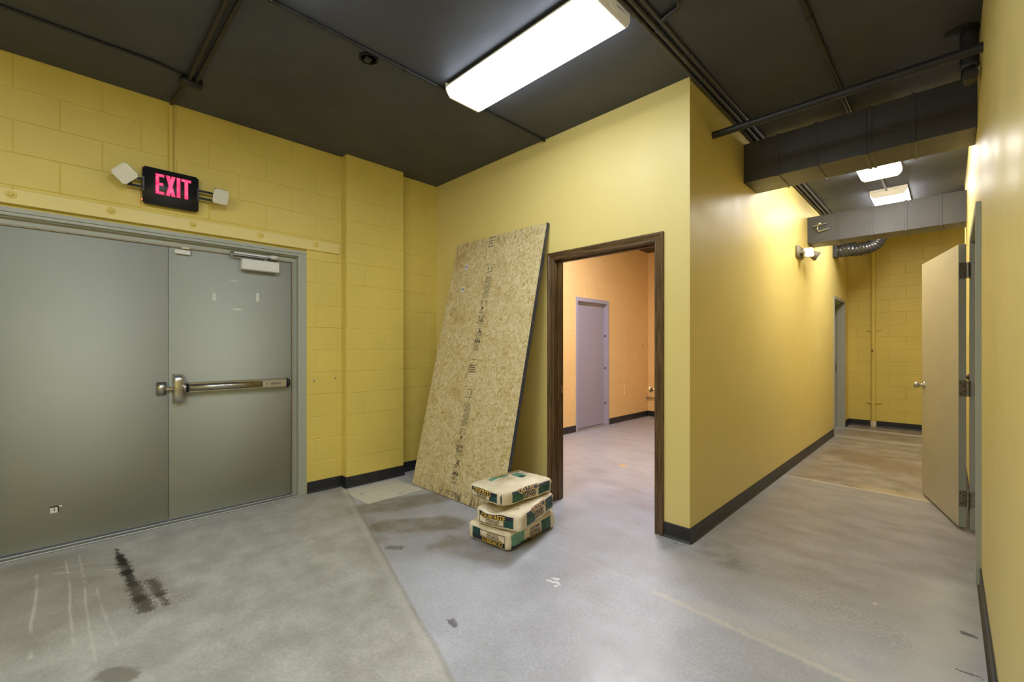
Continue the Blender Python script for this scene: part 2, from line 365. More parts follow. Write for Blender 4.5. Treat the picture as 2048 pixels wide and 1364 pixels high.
# ------------------------------------------------------------------ geometry helpers
class G:
    """collects shapes, each with a material slot, into one mesh"""
    def __init__(s): s.v = []; s.f = []; s.mi = []; s.mats = []; s.sm = []
    def slot(s, m):
        if m not in s.mats: s.mats.append(m)
        return s.mats.index(m)
    def add(s, vs, fs, m, smooth=False):
        o = len(s.v); s.v += [tuple(p) for p in vs]; k = s.slot(m)
        for f in fs: s.f.append(tuple(i + o for i in f)); s.mi.append(k); s.sm.append(smooth)
        return s
    def box(s, lo, hi, m, bev=0.0, seg=1, mat=None):
        bm = bmesh.new(); bmesh.ops.create_cube(bm, size=1)
        for v in bm.verts: v.co = Vector([(lo[i] + hi[i]) / 2 + v.co[i] * (hi[i] - lo[i]) for i in range(3)])
        if bev: bmesh.ops.bevel(bm, geom=bm.edges[:], offset=bev, segments=seg, affect='EDGES', clamp_overlap=True)
        if mat is not None: bm.transform(mat)
        return s.bm(bm, m, smooth=seg > 1)
    def bm(s, bm, m, smooth=False):
        bm.verts.index_update(); vs = [v.co.copy() for v in bm.verts]; fs = [[v.index for v in f.verts] for f in bm.faces]; bm.free()
        return s.add(vs, fs, m, smooth)
    def tube(s, pts, r, m, n=12, cap=True, closed=False):
        pts = [Vector(p) for p in pts]; rr = r if isinstance(r, (list, tuple)) else [r] * len(pts)
        vs = []; fs = []; L = len(pts); up = None
        for i, p in enumerate(pts):
            d = (pts[min(i + 1, L - 1)] - pts[max(i - 1, 0)]).normalized()
            if up is None:
                up = Vector((0, 0, 1)) if abs(d.z) < .9 else Vector((1, 0, 0))
            a = d.cross(up).normalized(); b = a.cross(d).normalized(); up = b
            for j in range(n):
                t = 2 * PI * j / n; vs.append(p + (a * math.cos(t) + b * math.sin(t)) * rr[i])
        for i in range(L - 1):
            for j in range(n): fs.append((i * n + j, i * n + (j + 1) % n, (i + 1) * n + (j + 1) % n, (i + 1) * n + j))
        s.add(vs, fs, m, True)
        if cap:
            s.add(vs[:n], [tuple(range(n))[::-1]], m); s.add(vs[-n:], [tuple(range(n))], m)
        return s
    def lathe(s, prof, origin, axis, m, n=20, smooth=True):
        ax = Vector(axis).normalized(); q = ax.to_track_quat('Z', 'Y').to_matrix(); o = Vector(origin); vs = []; fs = []
        for (r, h) in prof:
            for j in range(n):
                t = 2 * PI * j / n; vs.append(o + q @ Vector((r * math.cos(t), r * math.sin(t), h)))
        L = len(prof)
        for i in range(L - 1):
            for j in range(n): fs.append((i * n + j, i * n + (j + 1) % n, (i + 1) * n + (j + 1) % n, (i + 1) * n + j))
        s.add(vs, fs, m, smooth)
        if prof[0][0] > 1e-6: s.add(vs[:n], [tuple(range(n))[::-1]], m)
        if prof[-1][0] > 1e-6: s.add(vs[-n:], [tuple(range(n))], m)
        return s
    def prism(s, poly, lo, hi, fn, m):
        """poly in 2D, extruded lo..hi, fn(a,b,h)->3D"""
        n = len(poly); vs = [fn(a, b, lo) for a, b in poly] + [fn(a, b, hi) for a, b in poly]
        fs = [tuple(range(n))[::-1], tuple(range(n, 2 * n))] + [(i, (i + 1) % n, n + (i + 1) % n, n + i) for i in range(n)]
        return s.add(vs, fs, m)
    def build(s, name, parent=None, loc=None, label=None, fixn=True):
        me = bpy.data.meshes.new(name); off = Vector(loc) if loc else Vector((0, 0, 0))
        base = off
        if parent is not None: base = base + Vector(parent.get('_o', (0, 0, 0)))
        me.from_pydata([tuple(Vector(p) - base) for p in s.v], [], s.f)
        for m in s.mats: me.materials.append(m)
        me.polygons.foreach_set('material_index', s.mi); me.polygons.foreach_set('use_smooth', s.sm)
        if fixn:
            bm = bmesh.new(); bm.from_mesh(me); bmesh.ops.recalc_face_normals(bm, faces=bm.faces[:]); bm.to_mesh(me); bm.free()
        me.update()
        o = bpy.data.objects.new(name, me); C.objects.link(o)
        if parent is not None: o.parent = parent
        o.location = off
        o['_o'] = tuple(base)
        if label: o['label'] = label
        return o
def tag(o, label, cat, group=None, kind=None):
    o['label'] = label; o['category'] = cat
    if group: o['group'] = group
    if kind: o['kind'] = kind
    return o
def empty(name, loc, label, cat, group=None, kind=None):
    o = bpy.data.objects.new(name, None); C.objects.link(o); o.location = loc; o.empty_display_size = .1
    o['_o'] = tuple(loc)
    return tag(o, label, cat, group, kind)
def struct(o, label, cat): return tag(o, label, cat, kind='structure')
def text_geo(body, size, spacing=1.0, bold=0.0):
    cu = bpy.data.curves.new('lettering', 'FONT'); cu.body = body; cu.size = size; cu.space_character = spacing; cu.offset = bold
    cu.resolution_u = 3; cu.align_x = 'CENTER'; cu.align_y = 'CENTER'
    ob = bpy.data.objects.new('lettering', cu); C.objects.link(ob)
    dg = bpy.context.evaluated_depsgraph_get(); me = bpy.data.meshes.new_from_object(ob.evaluated_get(dg))
    vs = [tuple(v.co) for v in me.vertices]; fs = [tuple(p.vertices) for p in me.polygons]
    bpy.data.objects.remove(ob); bpy.data.curves.remove(cu); bpy.data.meshes.remove(me)
    return vs, fs

# ------------------------------------------------------------------ structure
def rects(u0, u1, z0, z1, holes):
    us = sorted({u0, u1, *[h[0] for h in holes], *[h[1] for h in holes]}); zs = sorted({z0, z1, *[h[2] for h in holes], *[h[3] for h in holes]})
    us = [u for u in us if u0 <= u <= u1]; zs = [z for z in zs if z0 <= z <= z1]; out = []
    for a, b in zip(us, us[1:]):
        col = []
        for c, d in zip(zs, zs[1:]):
            m = ((a + b) / 2, (c + d) / 2)
            if any(h[0] < m[0] < h[1] and h[2] < m[1] < h[3] for h in holes): continue
            if col and abs(col[-1][3] - c) < 1e-6: col[-1] = (a, b, col[-1][2], d)
            else: col.append((a, b, c, d))
        out += col
    return out
def wall_geo(g, axis, const, sign, thick, u0, u1, z0, z1, holes, m, cmu=None, front=None):
    """front face at const, facing sign along the axis; thick goes back"""
    P = (lambda d, u, z: (const + sign * d, u, z)) if axis == 'X' else (lambda d, u, z: (u, const + sign * d, z))
    back = -thick; f0 = -.004 if cmu else 0.0
    for a, b, c, d in rects(u0, u1, z0, z1, holes):
        lo = P(f0, a, c); hi = P(back, b, d)
        g.box([min(lo[i], hi[i]) for i in range(3)], [max(lo[i], hi[i]) for i in range(3)], m)
    if not cmu: return g
    uph, zph = cmu; BW, BH = .4075, .2040; gi, dp = .0045, .0035
    for a, b, c, d in rects(u0, u1, z0, z1, holes):
        k0 = int(math.floor((c - zph) / BH))
        for k in range(k0, int(math.ceil((d - zph) / BH)) + 1):
            zz0, zz1 = zph + k * BH, zph + (k + 1) * BH
            if zz1 <= c + 1e-5 or zz0 >= d - 1e-5: continue
            ph = uph + (BW / 2 if k % 2 else 0)
            j0 = int(math.floor((a - ph) / BW))
            for j in range(j0, int(math.ceil((b - ph) / BW)) + 1):
                uu0, uu1 = ph + j * BW, ph + (j + 1) * BW
                if uu1 <= a + 1e-5 or uu0 >= b - 1e-5: continue
                A, B_, Cz, D = max(uu0, a), min(uu1, b), max(zz0, c), min(zz1, d)
                vj = .5 + .5 * R.random()          # some vertical joints nearly filled with paint
                ia = gi if uu0 >= a - 1e-6 else 0; ib = gi if uu1 <= b + 1e-6 else 0
                ic = gi if zz0 >= c - 1e-6 else 0; id_ = gi if zz1 <= d + 1e-6 else 0
                if B_ - A < 2 * gi + .003 or D - Cz < 2 * gi + .003: ia = ib = ic = id_ = .0005
                h = R.uniform(-.0012, .0012)
                dv = lambda e, amt: -dp * amt
                o = [P(-dp, A, Cz), P(-dp, B_, Cz), P(-dp, B_, D), P(-dp, A, D)]
                i_ = [P(h, A + ia, Cz + ic), P(h, B_ - ib, Cz + ic), P(h, B_ - ib, D - id_), P(h, A + ia, D - id_)]
                g.add(o + i_, [(4, 5, 6, 7), (0, 1, 5, 4), (1, 2, 6, 5), (2, 3, 7, 6), (3, 0, 4, 7)], m)
    return g

FZ = -.12
struct(G().box((-4.6, YB - .2, FZ), (1.2, 10.0, 0), M['floor']).build('floor'), 'grey stained concrete floor running into corridor and back room', 'floor')
g = G()
for a in ((XL - .3, YB - .2, 1.0, YT - .06), (XC - .06, YT - .06, 1.0, YE + .3)): g.box((a[0], a[1], H), (a[2], a[3], H + .12), M['ceiling'])
struct(g.build('ceiling'), 'black painted ceiling over main room and corridor', 'ceiling')
struct(G().box((XO - .2, YT - .06, 3.165), (XC - .06, YO + .2, 3.285), M['brownceil']).build('ceiling'), 'dark brown ceiling of the orange back room', 'ceiling')

DY0, DY1, DZ = -.44, 1.522, 2.178
g = wall_geo(G(), 'X', XL, 1, .2, YB, YM + .05, 0, H, [(DY0, DY1, 0, 2.198)], M['block'], (.176, .071))
g.box((XL - .15, DY0, DZ + .0005), (XL - .016, DY1, 2.198), M['block'])
wl = struct(g.build('wall_left'), 'yellow painted concrete block wall with grey double doors', 'wall')
PX, PY0, PY1 = -4.012, 1.850, 2.456
g = wall_geo(G(), 'X', PX, 1, .094, PY0, PY1, 0, H, [], M['block'], (1.850, .071))
g.build('pilaster', wl, label='projecting block pilaster beside the board')

WX0, WX1, WZ = -2.397, -1.485, 2.06      # wood cased opening
g = wall_geo(G(), 'Y', YM, -1, YT - YM, XL - .05, XC - .115, 0, H, [(WX0 - .02, WX1 + .02, 0, WZ + .02)], M['wallpaint'])
struct(g.build('wall_middle'), 'smooth yellow wall holding the wood-cased doorway', 'wall')
FY0, FY1 = 8.16, 9.07
g = wall_geo(G(), 'X', XC, 1, .115, YM, YE, 0, H, [(FY0 - .02, FY1 + .02, 0, 2.08)], M['wallpaint'])
struct(g.build('wall_corridor'), 'smooth yellow corridor wall left of the corridor', 'wall')
RY0, RY1, RZ = 3.59, 4.57, 2.07
g = wall_geo(G(), 'X', XR, -1, .13, YB, 7.2, 0, H, [(RY0 - .02, RY1 + .02, 0, RZ + .02)], M['wallpaint'])
g.box((XR, 7.07, 0), (.9, 7.2, H), M['wallpaint'])
struct(g.build('wall_right'), 'smooth yellow wall along the right edge of the photo', 'wall')
g = wall_geo(G(), 'Y', YE, -1, .2, XC - .12, 1.0, 0, H, [], M['block'], (-.9, .071))
struct(g.build('wall_end'), 'yellow block wall closing the corridor', 'wall')
g = G().box((XL - .2, YB - .2, 0), (XR + .13, YB, H), M['wallpaint'])
struct(g.build('wall_back'), 'yellow wall of the main room behind the viewpoint', 'wall')
g = G().box((.9, 2.9, 0), (1.0, YE, H), M['wallpaint'])
g.box((XR + .13, 2.9, 0), (.9, 3.0, H), M['wallpaint'])
struct(g.build('wall_side_room'), 'yellow wall of the room behind the open beige door', 'wall')
OY0, OY1, OZ = 5.632, 6.586, 2.122
g = wall_geo(G(), 'X', XO, 1, .2, YT, YO + .1, 0, 3.165, [(OY0, OY1, 0, OZ)], M['orange_block'], (.176 + 4.075, .071))
struct(g.build('wall_orange'), 'orange block wall of the back room with lavender door', 'wall')
g = G().box((XO - .2, YO, 0), (XC - .115, YO + .12, 3.165), M['orange'])
struct(g.build('wall_orange_end'), 'smooth orange end wall of the back room', 'wall')
g = G().box((-2.3, YO + .12, 0), (-2.2, YE + .2, H), M['wallpaint'])
g.box((-2.3, YE, 0), (XC - .12, YE + .2, H), M['wallpaint']); g.box((-2.2, YO + .12, 2.6), (XC - .115, YE, 2.7), M['ceiling'])
struct(g.build('wall_closet'), 'yellow inner walls of the room behind the far corridor doorway', 'wall')

# baseboards: black cove base with a toe
def base(name, runs, label):
    """runs: (x0,y0,x1,y1,nx,ny) wall-face line and outward normal"""
    g = G()
    for x0, y0, x1, y1, nx, ny in runs:
        d = Vector((x1 - x0, y1 - y0, 0)); n = Vector((nx, ny, 0))
        prof = [(0, 0), (.017, 0), (.0165, .004), (.009, .012), (.006, .02), (.006, .098), (.003, .102), (0, .102)]
        p0, p1 = Vector((x0, y0, 0)), Vector((x1, y1, 0)); k = len(prof)
        vs = [p0 + n * a + Vector((0, 0, b)) for a, b in prof] + [p1 + n * a + Vector((0, 0, b)) for a, b in prof]
        g.add(vs, [(i, (i + 1) % k, k + (i + 1) % k, k + i) for i in range(k)] + [tuple(range(k)), tuple(range(k, 2 * k))[::-1]], M['rubber'])
    return struct(g.build(name), label, 'baseboard')
e = .0005
base('baseboard_left', [(XL + e, DY1 + .005, XL + e, PY0, 1, 0), (XL, PY0 - e, PX + .006, PY0 - e, 0, -1), (PX + e, PY0 - .006, PX + e, PY1 + .006, 1, 0), (PX + .006, PY1 + e, XL, PY1 + e, 0, 1), (XL + e, PY1, XL + e, YM, 1, 0), (XL + e, YB, XL + e, DY0 - .01, 1, 0)],
     'black rubber base along the left block wall and pilaster')
base('baseboard_middle', [(XL, YM - e, -2.475, YM - e, 0, -1), (-1.424, YM - e, XC + .006, YM - e, 0, -1)], 'black rubber base on the wood doorway wall')
base('baseboard_corridor', [(XC + e, YM - .006, XC + e, FY0 - .05, 1, 0), (XC + e, FY1 + .05, XC + e, YE, 1, 0)], 'black rubber base along the left corridor wall')
base('baseboard_end', [(XC, YE - e, -.93, YE - e, 0, -1), (-.86, YE - e, 1.0, YE - e, 0, -1)], 'black rubber base on the corridor end wall')
base('baseboard_right', [(XR - e, YB, XR - e, RY0 - .06, -1, 0), (XR - e, RY1 + .06, XR - e, 7.2, -1, 0)], 'black rubber base along the right wall')
base('baseboard_orange', [(XO + e, YT, XO + e, OY0 - .005, 1, 0), (XO + e, OY1 + .005, XO + e, YO, 1, 0), (XO, YO - e, XC - .115, YO - e, 0, -1)], 'black rubber base of the orange back room')

# lintel strip with bolts
lt = G().box((XL + .0005, YB, 2.199), (XL + .016, PY0 - .03, 2.290), M['wallpaint'], .002)
lt = struct(lt.build('trim_1'), 'yellow steel lintel strip bolted above the double doors', 'trim')
for y in (-.238, .219, .680, 1.145, 1.598):
    g = G().lathe([(.026, 0), (.025, .003), (.012, .005), (.012, .014), (.006, .018), (0, .018)], (XL + .016, y, 2.254), (1, 0, 0), M['block'], 14, False)
    g.build('bolt', lt)

# ------------------------------------------------------------------ door_1: grey double doors
XD = -4.152      # leaf face
d1 = empty('door_1', (XL, .54, 0), 'closed grey-green double doors in the left block wall', 'double door', kind='structure')
g = G()
fm = M['greyframe']
for (ya, yb, yc, yd, ye) in ((1.452, 1.522, 1.412, 1.452, 1), (-.44, -.37, -.37, -.33, 0)):
    g.box((XL - .15, ya, 0), (XL + .004, yb, DZ - .029), fm, .001)
    g.box((XL - .15, yc, 0), (XD - .002, yd, 2.077), fm)
    # stop with kerf line
g.box((XL - .15, -.37, 2.128), (XL + .002, 1.452, DZ - .030), fm, .001)
g.box((XL - .15, -.44, DZ - .028), (XL + .004, 1.522, DZ), fm, .001)
g.box((XL - .15, -.37, 2.078), (XD - .002, 1.452, 2.128), fm)
g.box((XL - .15, -.37, 2.118), (XL - .02, 1.452, 2.13), fm)
fr = g.build('door_frame', d1)
g = G().box((XD - .002, -.33, 2.070), (XD + .010, 1.414, 2.080), M['gasket'], .001)
g.box((XD - .002, 1.410, .02), (XD + .010, 1.420, 2.078), M['gasket'], .001)
for k in range(9): g.lathe([(.004, 0), (.003, .002), (0, .002)], (XD + .010, 1.415, .15 + k * .235), (1, 0, 0), M['darksteel'], 8)
for k in range(8): g.lathe([(.004, 0), (.003, .002), (0, .002)], (XD + .010, -.2 + k * .21, 2.075), (1, 0, 0), M['darksteel'], 8)
g.build('weather_strip', d1, label='thin tan weather strip around the door opening')
g = G().box((XL - .2, -.37, 0), (XL + .022, 1.452, .010), M['alu'], .003)
g.box((XL - .2, -.37, .010), (XL - .03, 1.452, .016), M['alu'], .002)
g.build('threshold', d1, label='worn metal threshold strip')
for nm, ya, yb in (('door_leaf', .5425, 1.409), ('door_leaf', -.328, .5385)):
    g = G().box((XD - .045, ya, .026), (XD, yb, 2.070), M['greydoor'], .003, 2)
    lf = g.build(nm, d1, label='right leaf with panic bar and closer' if ya > 0 else 'left plain leaf')
    if ya > 0: leafR = lf
    else: leafL = lf
# faint pale tape marks on the right leaf
g = G()
tm = plain('pale_tape_mark', srgb(204, 208, 196), .45)
for y, z, a, b in ((.83, 1.72, .012, .03), (1.14, 1.74, .012, .035), (.99, 1.63, .03, .009), (.97, 1.86, .03, .003)):
    g.box((XD, y - a, z - b), (XD + .0006, y + a, z + b), tm)
g.build('tape_mark', leafR, label='pale rectangles where tape was removed')
# panic bar
g = G()
prof = [(0, 0), (.03, .004), (.055, .018), (.062, .05), (.062, .165), (.055, .2), (.03, .212), (0, .216)]
def latch(g, y0, y1, z0, m):
    n = 12; vs = []; fs = []
    for j in range(n + 1):
        u = j / n; y = y0 + (y1 - y0) * u; t = math.sin(PI * u) ** .35 if 0 < u < 1 else 0
        for a, b in prof:
            waist = 1 - .12 * math.exp(-((b - .108) / .03) ** 2)
            vs.append((XD + .001 + a * (.55 + .45 * t) * (1 if u not in (0, 1) else .6), y, z0 + b))
    k = len(prof)
    for j in range(n):
        for i in range(k - 1): fs.append((j * k + i, j * k + i + 1, (j + 1) * k + i + 1, (j + 1) * k + i))
    fs.append(tuple(range(k))); fs.append(tuple(range(n * k, n * k + k)))
    g.add(vs, fs, m, True)
latch(g, .562, .628, .898, M['steel'])
g.box((XD + .03, .618, .975), (XD + .060, .648, 1.045), M['steel'], .008, 2)
g.build('latch_case', leafR, label='rounded steel latch case of the panic bar')
g = G()
g.box((XD + .001, .648, .972), (XD + .040, 1.352, 1.048), M['steel'], .003)
g.box((XD + .040, .660, .984), (XD + .062, 1.16, 1.036), M['steel'], .006, 2)
g.box((XD + .040, 1.163, .982), (XD + .060, 1.350, 1.040), M['alu'], .003)
g.box((XD + .060, 1.225, 1.000), (XD + .0607, 1.305, 1.020), M['darksteel'])
g.lathe([(.005, 0), (.005, .001), (0, .001)], (XD + .060, 1.195, 1.010), (1, 0, 0), M['dark'], 10)
g.box((XD + .040, .650, .978), (XD + .056, .660, 1.040), M['dark'])
g.build('push_bar', leafR, label='horizontal brushed steel push bar')
G().box((XD + .001, 1.352, .968), (XD + .058, 1.384, 1.050), M['blackplastic'], .012, 3).build('end_cap', leafR, label='dark end cap of the push bar')
g = G().box((XD, .470, .962), (XD + .012, .528, 1.058), M['steel'], .004, 2)
g.box((XD + .002, .520, .995), (XD + .03, .570, 1.02), M['steel'], .004)
for z in (.98, 1.04): g.lathe([(.005, 0), (.005, .002), (0, .002)], (XD + .012, .485, z), (1, 0, 0), M['darksteel'], 8)
g.build('strike_plate', leafL, label='steel surface strike on the left leaf')
# closer
G().box((XD, 1.010, 1.958), (XD + .062, 1.292, 2.044), M['white'], .005, 1).build('door_closer', leafR, label='white closer body')
g = G().box((XD + .03, .935, 2.078), (XD + .045, 1.27, 2.092), M['alu'], .002)
g.box((XD + .05, .940, 2.062), (XD + .062, 1.20, 2.072), M['darksteel'], .002)
g.lathe([(.014, 0), (.014, .034), (0, .034)], (XD + .04, .945, 2.06), (0, 0, 1), M['alu'], 12)
g.lathe([(.012, 0), (.012, .03), (0, .03)], (XD + .045, 1.185, 2.038), (0, 0, 1), M['darksteel'], 12)
g.box((XD + .012, 1.225, 2.070), (XD + .055, 1.29, 2.102), M['white'], .007, 2)
g.build('closer_arm', leafR, label='folded metal closer arm')
g = G().box((XD, .575, 2.024), (XD + .022, .672, 2.056), M['white'], .003, 1)
g.build('door_sensor', leafR, label='small white contact sensor at the top')
G().box((XD + .012, .615, 2.064), (XD + .028, .665, 2.080), M['cream'], .003).build('sensor_magnet', d1, label='small cream magnet on the frame head')
g = G().box((XD, -.072, .236), (XD + .001, -.035, .276), M['sticker'])
g.box((XD + .001, -.074, .270), (XD + .0015, -.035, .278), M['ink']); g.box((XD + .001, -.038, .238), (XD + .0015, -.031, .276), M['ink']); g.box((XD + .001, -.056, .246), (XD + .0015, -.05, .264), M['greyink'])
g.box((XD, -.034, .268), (XD + .001, -.018, .278), M['sticker'])
g.build('torn_sticker', leafL, label='small torn white sticker low on the left leaf')

# ------------------------------------------------------------------ exit sign
XS = XL + .055
ex = empty('exit_sign', (XL, .545, 2.345), 'black exit sign with pink letters and two lamp heads above the double doors', 'exit sign')
g = G().box((XL + .0005, .383, 2.347), (XS, .711, 2.608), M['blackplastic'], .010, 3); g.build('housing', ex)
vs_all = G()
def strokes(g, m, grow, x):
    # block letters drawn as bars, u to the right, v up
    LW, LH, T = .041, .142, .0165
    def bar(u0, u1, v0, v1): g.box((XS, u0 - grow, v0 - grow), (x, u1 + grow, v1 + grow), m, .002)
    z0 = 2.425
    u = .455
    bar(u, u + T, z0, z0 + LH)
    for v, wd in ((0, .046), (LH / 2 - T / 2, .041), (LH - T, .046)): bar(u, u + wd, z0 + v, z0 + v + T)
    u = .514
    hw = T / 2 + .0015 + grow
    for sgn in (1, -1):
        c = u + .026
        poly = [(c - sgn * .017 - hw, z0 - grow), (c - sgn * .017 + hw, z0 - grow), (c + sgn * .017 + hw, z0 + LH + grow), (c + sgn * .017 - hw, z0 + LH + grow)]
        g.prism(poly, XS, x - (.0003 if sgn > 0 else 0), lambda a, b, h: (h, a, b), m)
    u = .577
    bar(u, u + .0185, z0, z0 + LH)
    u = .606
    bar(u + .018, u + .018 + .0185, z0, z0 + LH); bar(u, u + .0545, z0 + LH - T, z0 + LH)
g = G(); strokes(g, M['letter_rim'], .0035, XS + .0006); strokes(g, M['letters'], 0, XS + .0016)
g.build('exit_lettering', ex, label='glowing pink EXIT letters')
G().lathe([(.004, 0), (.004, .004), (0, .006)], (XL + .03, .383, 2.372), (0, -1, 0), M['led'], 10).build('indicator_light', ex, label='tiny red indicator')
def lamp_head(parent, cpos, normal, roll, sx, sy, deep, shell):
    n = Vector(normal).normalized(); q = n.to_track_quat('Z', 'Y').to_matrix().to_4x4()
    mt = Matrix.Translation(cpos) @ q @ Matrix.Rotation(roll, 4, 'Z')
    g = G(); bm = bmesh.new(); bmesh.ops.create_cube(bm, size=1)
    for v in bm.verts:
        f = 1.0 if v.co.z > 0 else .62
        v.co = Vector((v.co.x * sx * f, v.co.y * sy * f, v.co.z * deep - deep / 2))
    bmesh.ops.bevel(bm, geom=bm.edges[:], offset=.008, segments=3, affect='EDGES'); bm.transform(mt)
    g.bm(bm, shell, True); h = g.build('lamp_head', parent)
    bm = bmesh.new(); bmesh.ops.create_cube(bm, size=1)
    for v in bm.verts: v.co = Vector((v.co.x * sx * .93, v.co.y * sy * .93, v.co.z * .008))
    bmesh.ops.bevel(bm, geom=[e_ for e_ in bm.edges if abs(e_.verts[0].co.z - e_.verts[1].co.z) > .001], offset=.009, segments=3, affect='EDGES')
    bm.transform(mt); G().bm(bm, M['lens_clear']).build('lamp_lens', h, label='pale reflector lens')
    return h
lamp_head(ex, Vector((XL + .115, .283, 2.502)), (.85, -.25, -.25), .72, .122, .118, .05, M['blackplastic'])
lamp_head(ex, Vector((XL + .115, .840, 2.478)), (.9, .20, -.42), .02, .112, .116, .05, M['blackplastic'])
for y0, y1, yc in ((.386, .300, .315), (.708, .800, .812)):
    g = G(); x = XL + .045
    for z in (2.455, 2.51): g.tube([(x, y0, z), (x, y1, z)], .0085, M['blackplastic'], 8)
    g.tube([(x, y1, 2.455), (x, yc, 2.465), (x, yc, 2.50), (x, y1, 2.51)], .0085, M['blackplastic'], 8)
    g.tube([(x, yc, 2.482), (XL + .08, yc + (.02 if yc > .5 else -.02), 2.485)], .018, M['blackplastic'], 12)
    g.box((XL + .03, y0 - .006 if y0 > .5 else y0 - .004, 2.43), (XL + .05, y0 + .006, 2.53), M['blackplastic'])
    g.build('lamp_arm', ex)

# ------------------------------------------------------------------ conduits and ceiling gear
def pipe(name, pts, r, m, label, cat, clips=(), n=12, group=None):
    g = G().tube(pts, r, m, n)
    o = g.build(name); tag(o, label, cat, group)
    for c, d in clips:
        k = G(); c = Vector(c); a = Vector(d).normalized()
        k.lathe([(r + .004, -.008), (r + .004, .008)], c, a, m, 12, False)
        k.build('pipe_clip', o)
    return o
zc = H - .014
pipe('conduit', [(XL + .013, .548, 2.60), (XL + .013, .548, H - .001)], .012, M['block'], 'yellow painted conduit rising from the exit sign to the ceiling', 'conduit')
pipe('conduit', [(XL + .014, .549, H - .012), (-3.98, .553, H - .02), (-3.85, .56, H - .03), (-3.668, .570, H - .03)], .013, M['black'], 'short black bent conduit between block wall and junction box', 'conduit')
g = G().box((-3.672, .535, H - .058), (-3.605, .655, H), M['black'], .006, 2)
tag(g.build('junction_box'), 'black junction box on the ceiling above the exit sign', 'junction box')
pipe('conduit', [(-3.605, .578, H - .026), (-2.41, .585, H - .026)], .013, M['black'], 'black conduit from junction box to light fixture, nearer the left edge of the pair', 'conduit', n=10, group='pair of black conduits')
pipe('conduit', [(-3.605, .618, H - .026), (-2.41, .635, H - .026)], .013, M['black'], 'black conduit from junction box to light fixture, farther from the left edge of the pair', 'conduit', n=10, group='pair of black conduits')
pipe('conduit', [(-3.57, YB, zc + .004), (-3.57, .40, zc + .004), (-3.60, .536, zc)], .009, M['black'], 'thin black conduit on ceiling running from junction box to the left edge', 'conduit')
pipe('conduit', [(-2.508, .60, zc + .004), (-2.508, YM - .001, zc + .004)], .010, M['black'], 'thin black conduit on ceiling passing the end of the big light fixture', 'conduit', clips=[((-2.508, y, zc + .004), (0, 1, 0)) for y in (.95, 1.55, 2.9)])
for x, r, lab in ((-1.212, .0125, 'black conduit hugging the corridor wall top, lowest of its bundle'), (-1.174, .0125, 'black conduit at the middle of the corridor ceiling bundle'), (-1.132, .0105, 'thin black conduit at the right of the corridor ceiling bundle')):
    pipe('conduit', [(x, -1.2, H - r - .002), (x, 1.2, H - r - .002), (x + .001, 2.3, H - r - .002), (x - .002, 3.3, H - r - .004), (x, YE, H - r - .002)], r, M['blackduct'], lab, 'conduit', clips=[((x, y, H - r - .002), (0, 1, 0)) for y in ((2.36, 3.0, 4.9) if r > .011 else (2.7,))], n=10, group='conduit bundle over the corridor wall')
pipe('conduit', [(-1.120, 2.31, zc - .003), (-1.09, 2.295, zc - .004), (-1.02, 2.28, zc - .004), (-.995, 2.24, zc - .004), (-.995, 1.4, zc - .004)], .014, M['black'], 'black bent conduit branching right off the ceiling bundle', 'conduit')
pipe('conduit', [(-.54, .8, zc), (-.54, 4.62, zc)], .0145, M['black'], 'black conduit along the middle of the corridor ceiling', 'conduit', clips=[((-.54, y, zc), (0, 1, 0)) for y in (2.85,)])
pipe('conduit', [(-.505, 5.87, zc - .012), (-.505, 6.545, zc - .012)], .012, M['darksteel'], 'short grey conduit joining the two corridor light fixtures', 'conduit')
g = G().lathe([(.062, .0), (.060, .010), (.05, .012), (.046, -.0), (0, -.0)], (-2.585, 1.335, H + .0), (0, 0, -1), M['dark'], 8, False)
g.box((-2.61, 1.31, H - .022), (-2.565, 1.35, H - .002), M['black'], .004)
tag(g.build('ceiling_outlet'), 'open black octagonal outlet box on the ceiling left of the big light', 'outlet box')
# horizontal pipe across the corridor
pipe('pipe', [(XC + .001, 3.345, 2.872), (XR - .0005, 3.345, 2.872)], .025, M['black'], 'black pipe spanning the corridor in front of the ducts', 'pipe', n=20)
g = G().lathe([(.040, 0), (.040, .20)], (.083, 3.66, H - .20), (0, 0, 1), M['black'], 20)
g.lathe([(.043, 0), (.047, .01), (.043, .02)], (.080, 3.66, H - .21), (0, 0, 1), M['blackduct'], 20)
g.tube([(.08, 3.66, H - .2), (.08, 3.655, H - .25), (.082, 3.60, H - .30), (.085, 3.5, H - .31)], .032, M['black'], 14)
o = tag(g.build('drain_pipe'), 'black drop pipe with collar through the ceiling at the right wall', 'pipe')
G().lathe([(.075, .0), (.075, .004), (0, .004)], (.052, 3.62, H), (0, 0, -1), M['dark'], 16).build('ceiling_hole', o, label='dark cut hole around the pipe')

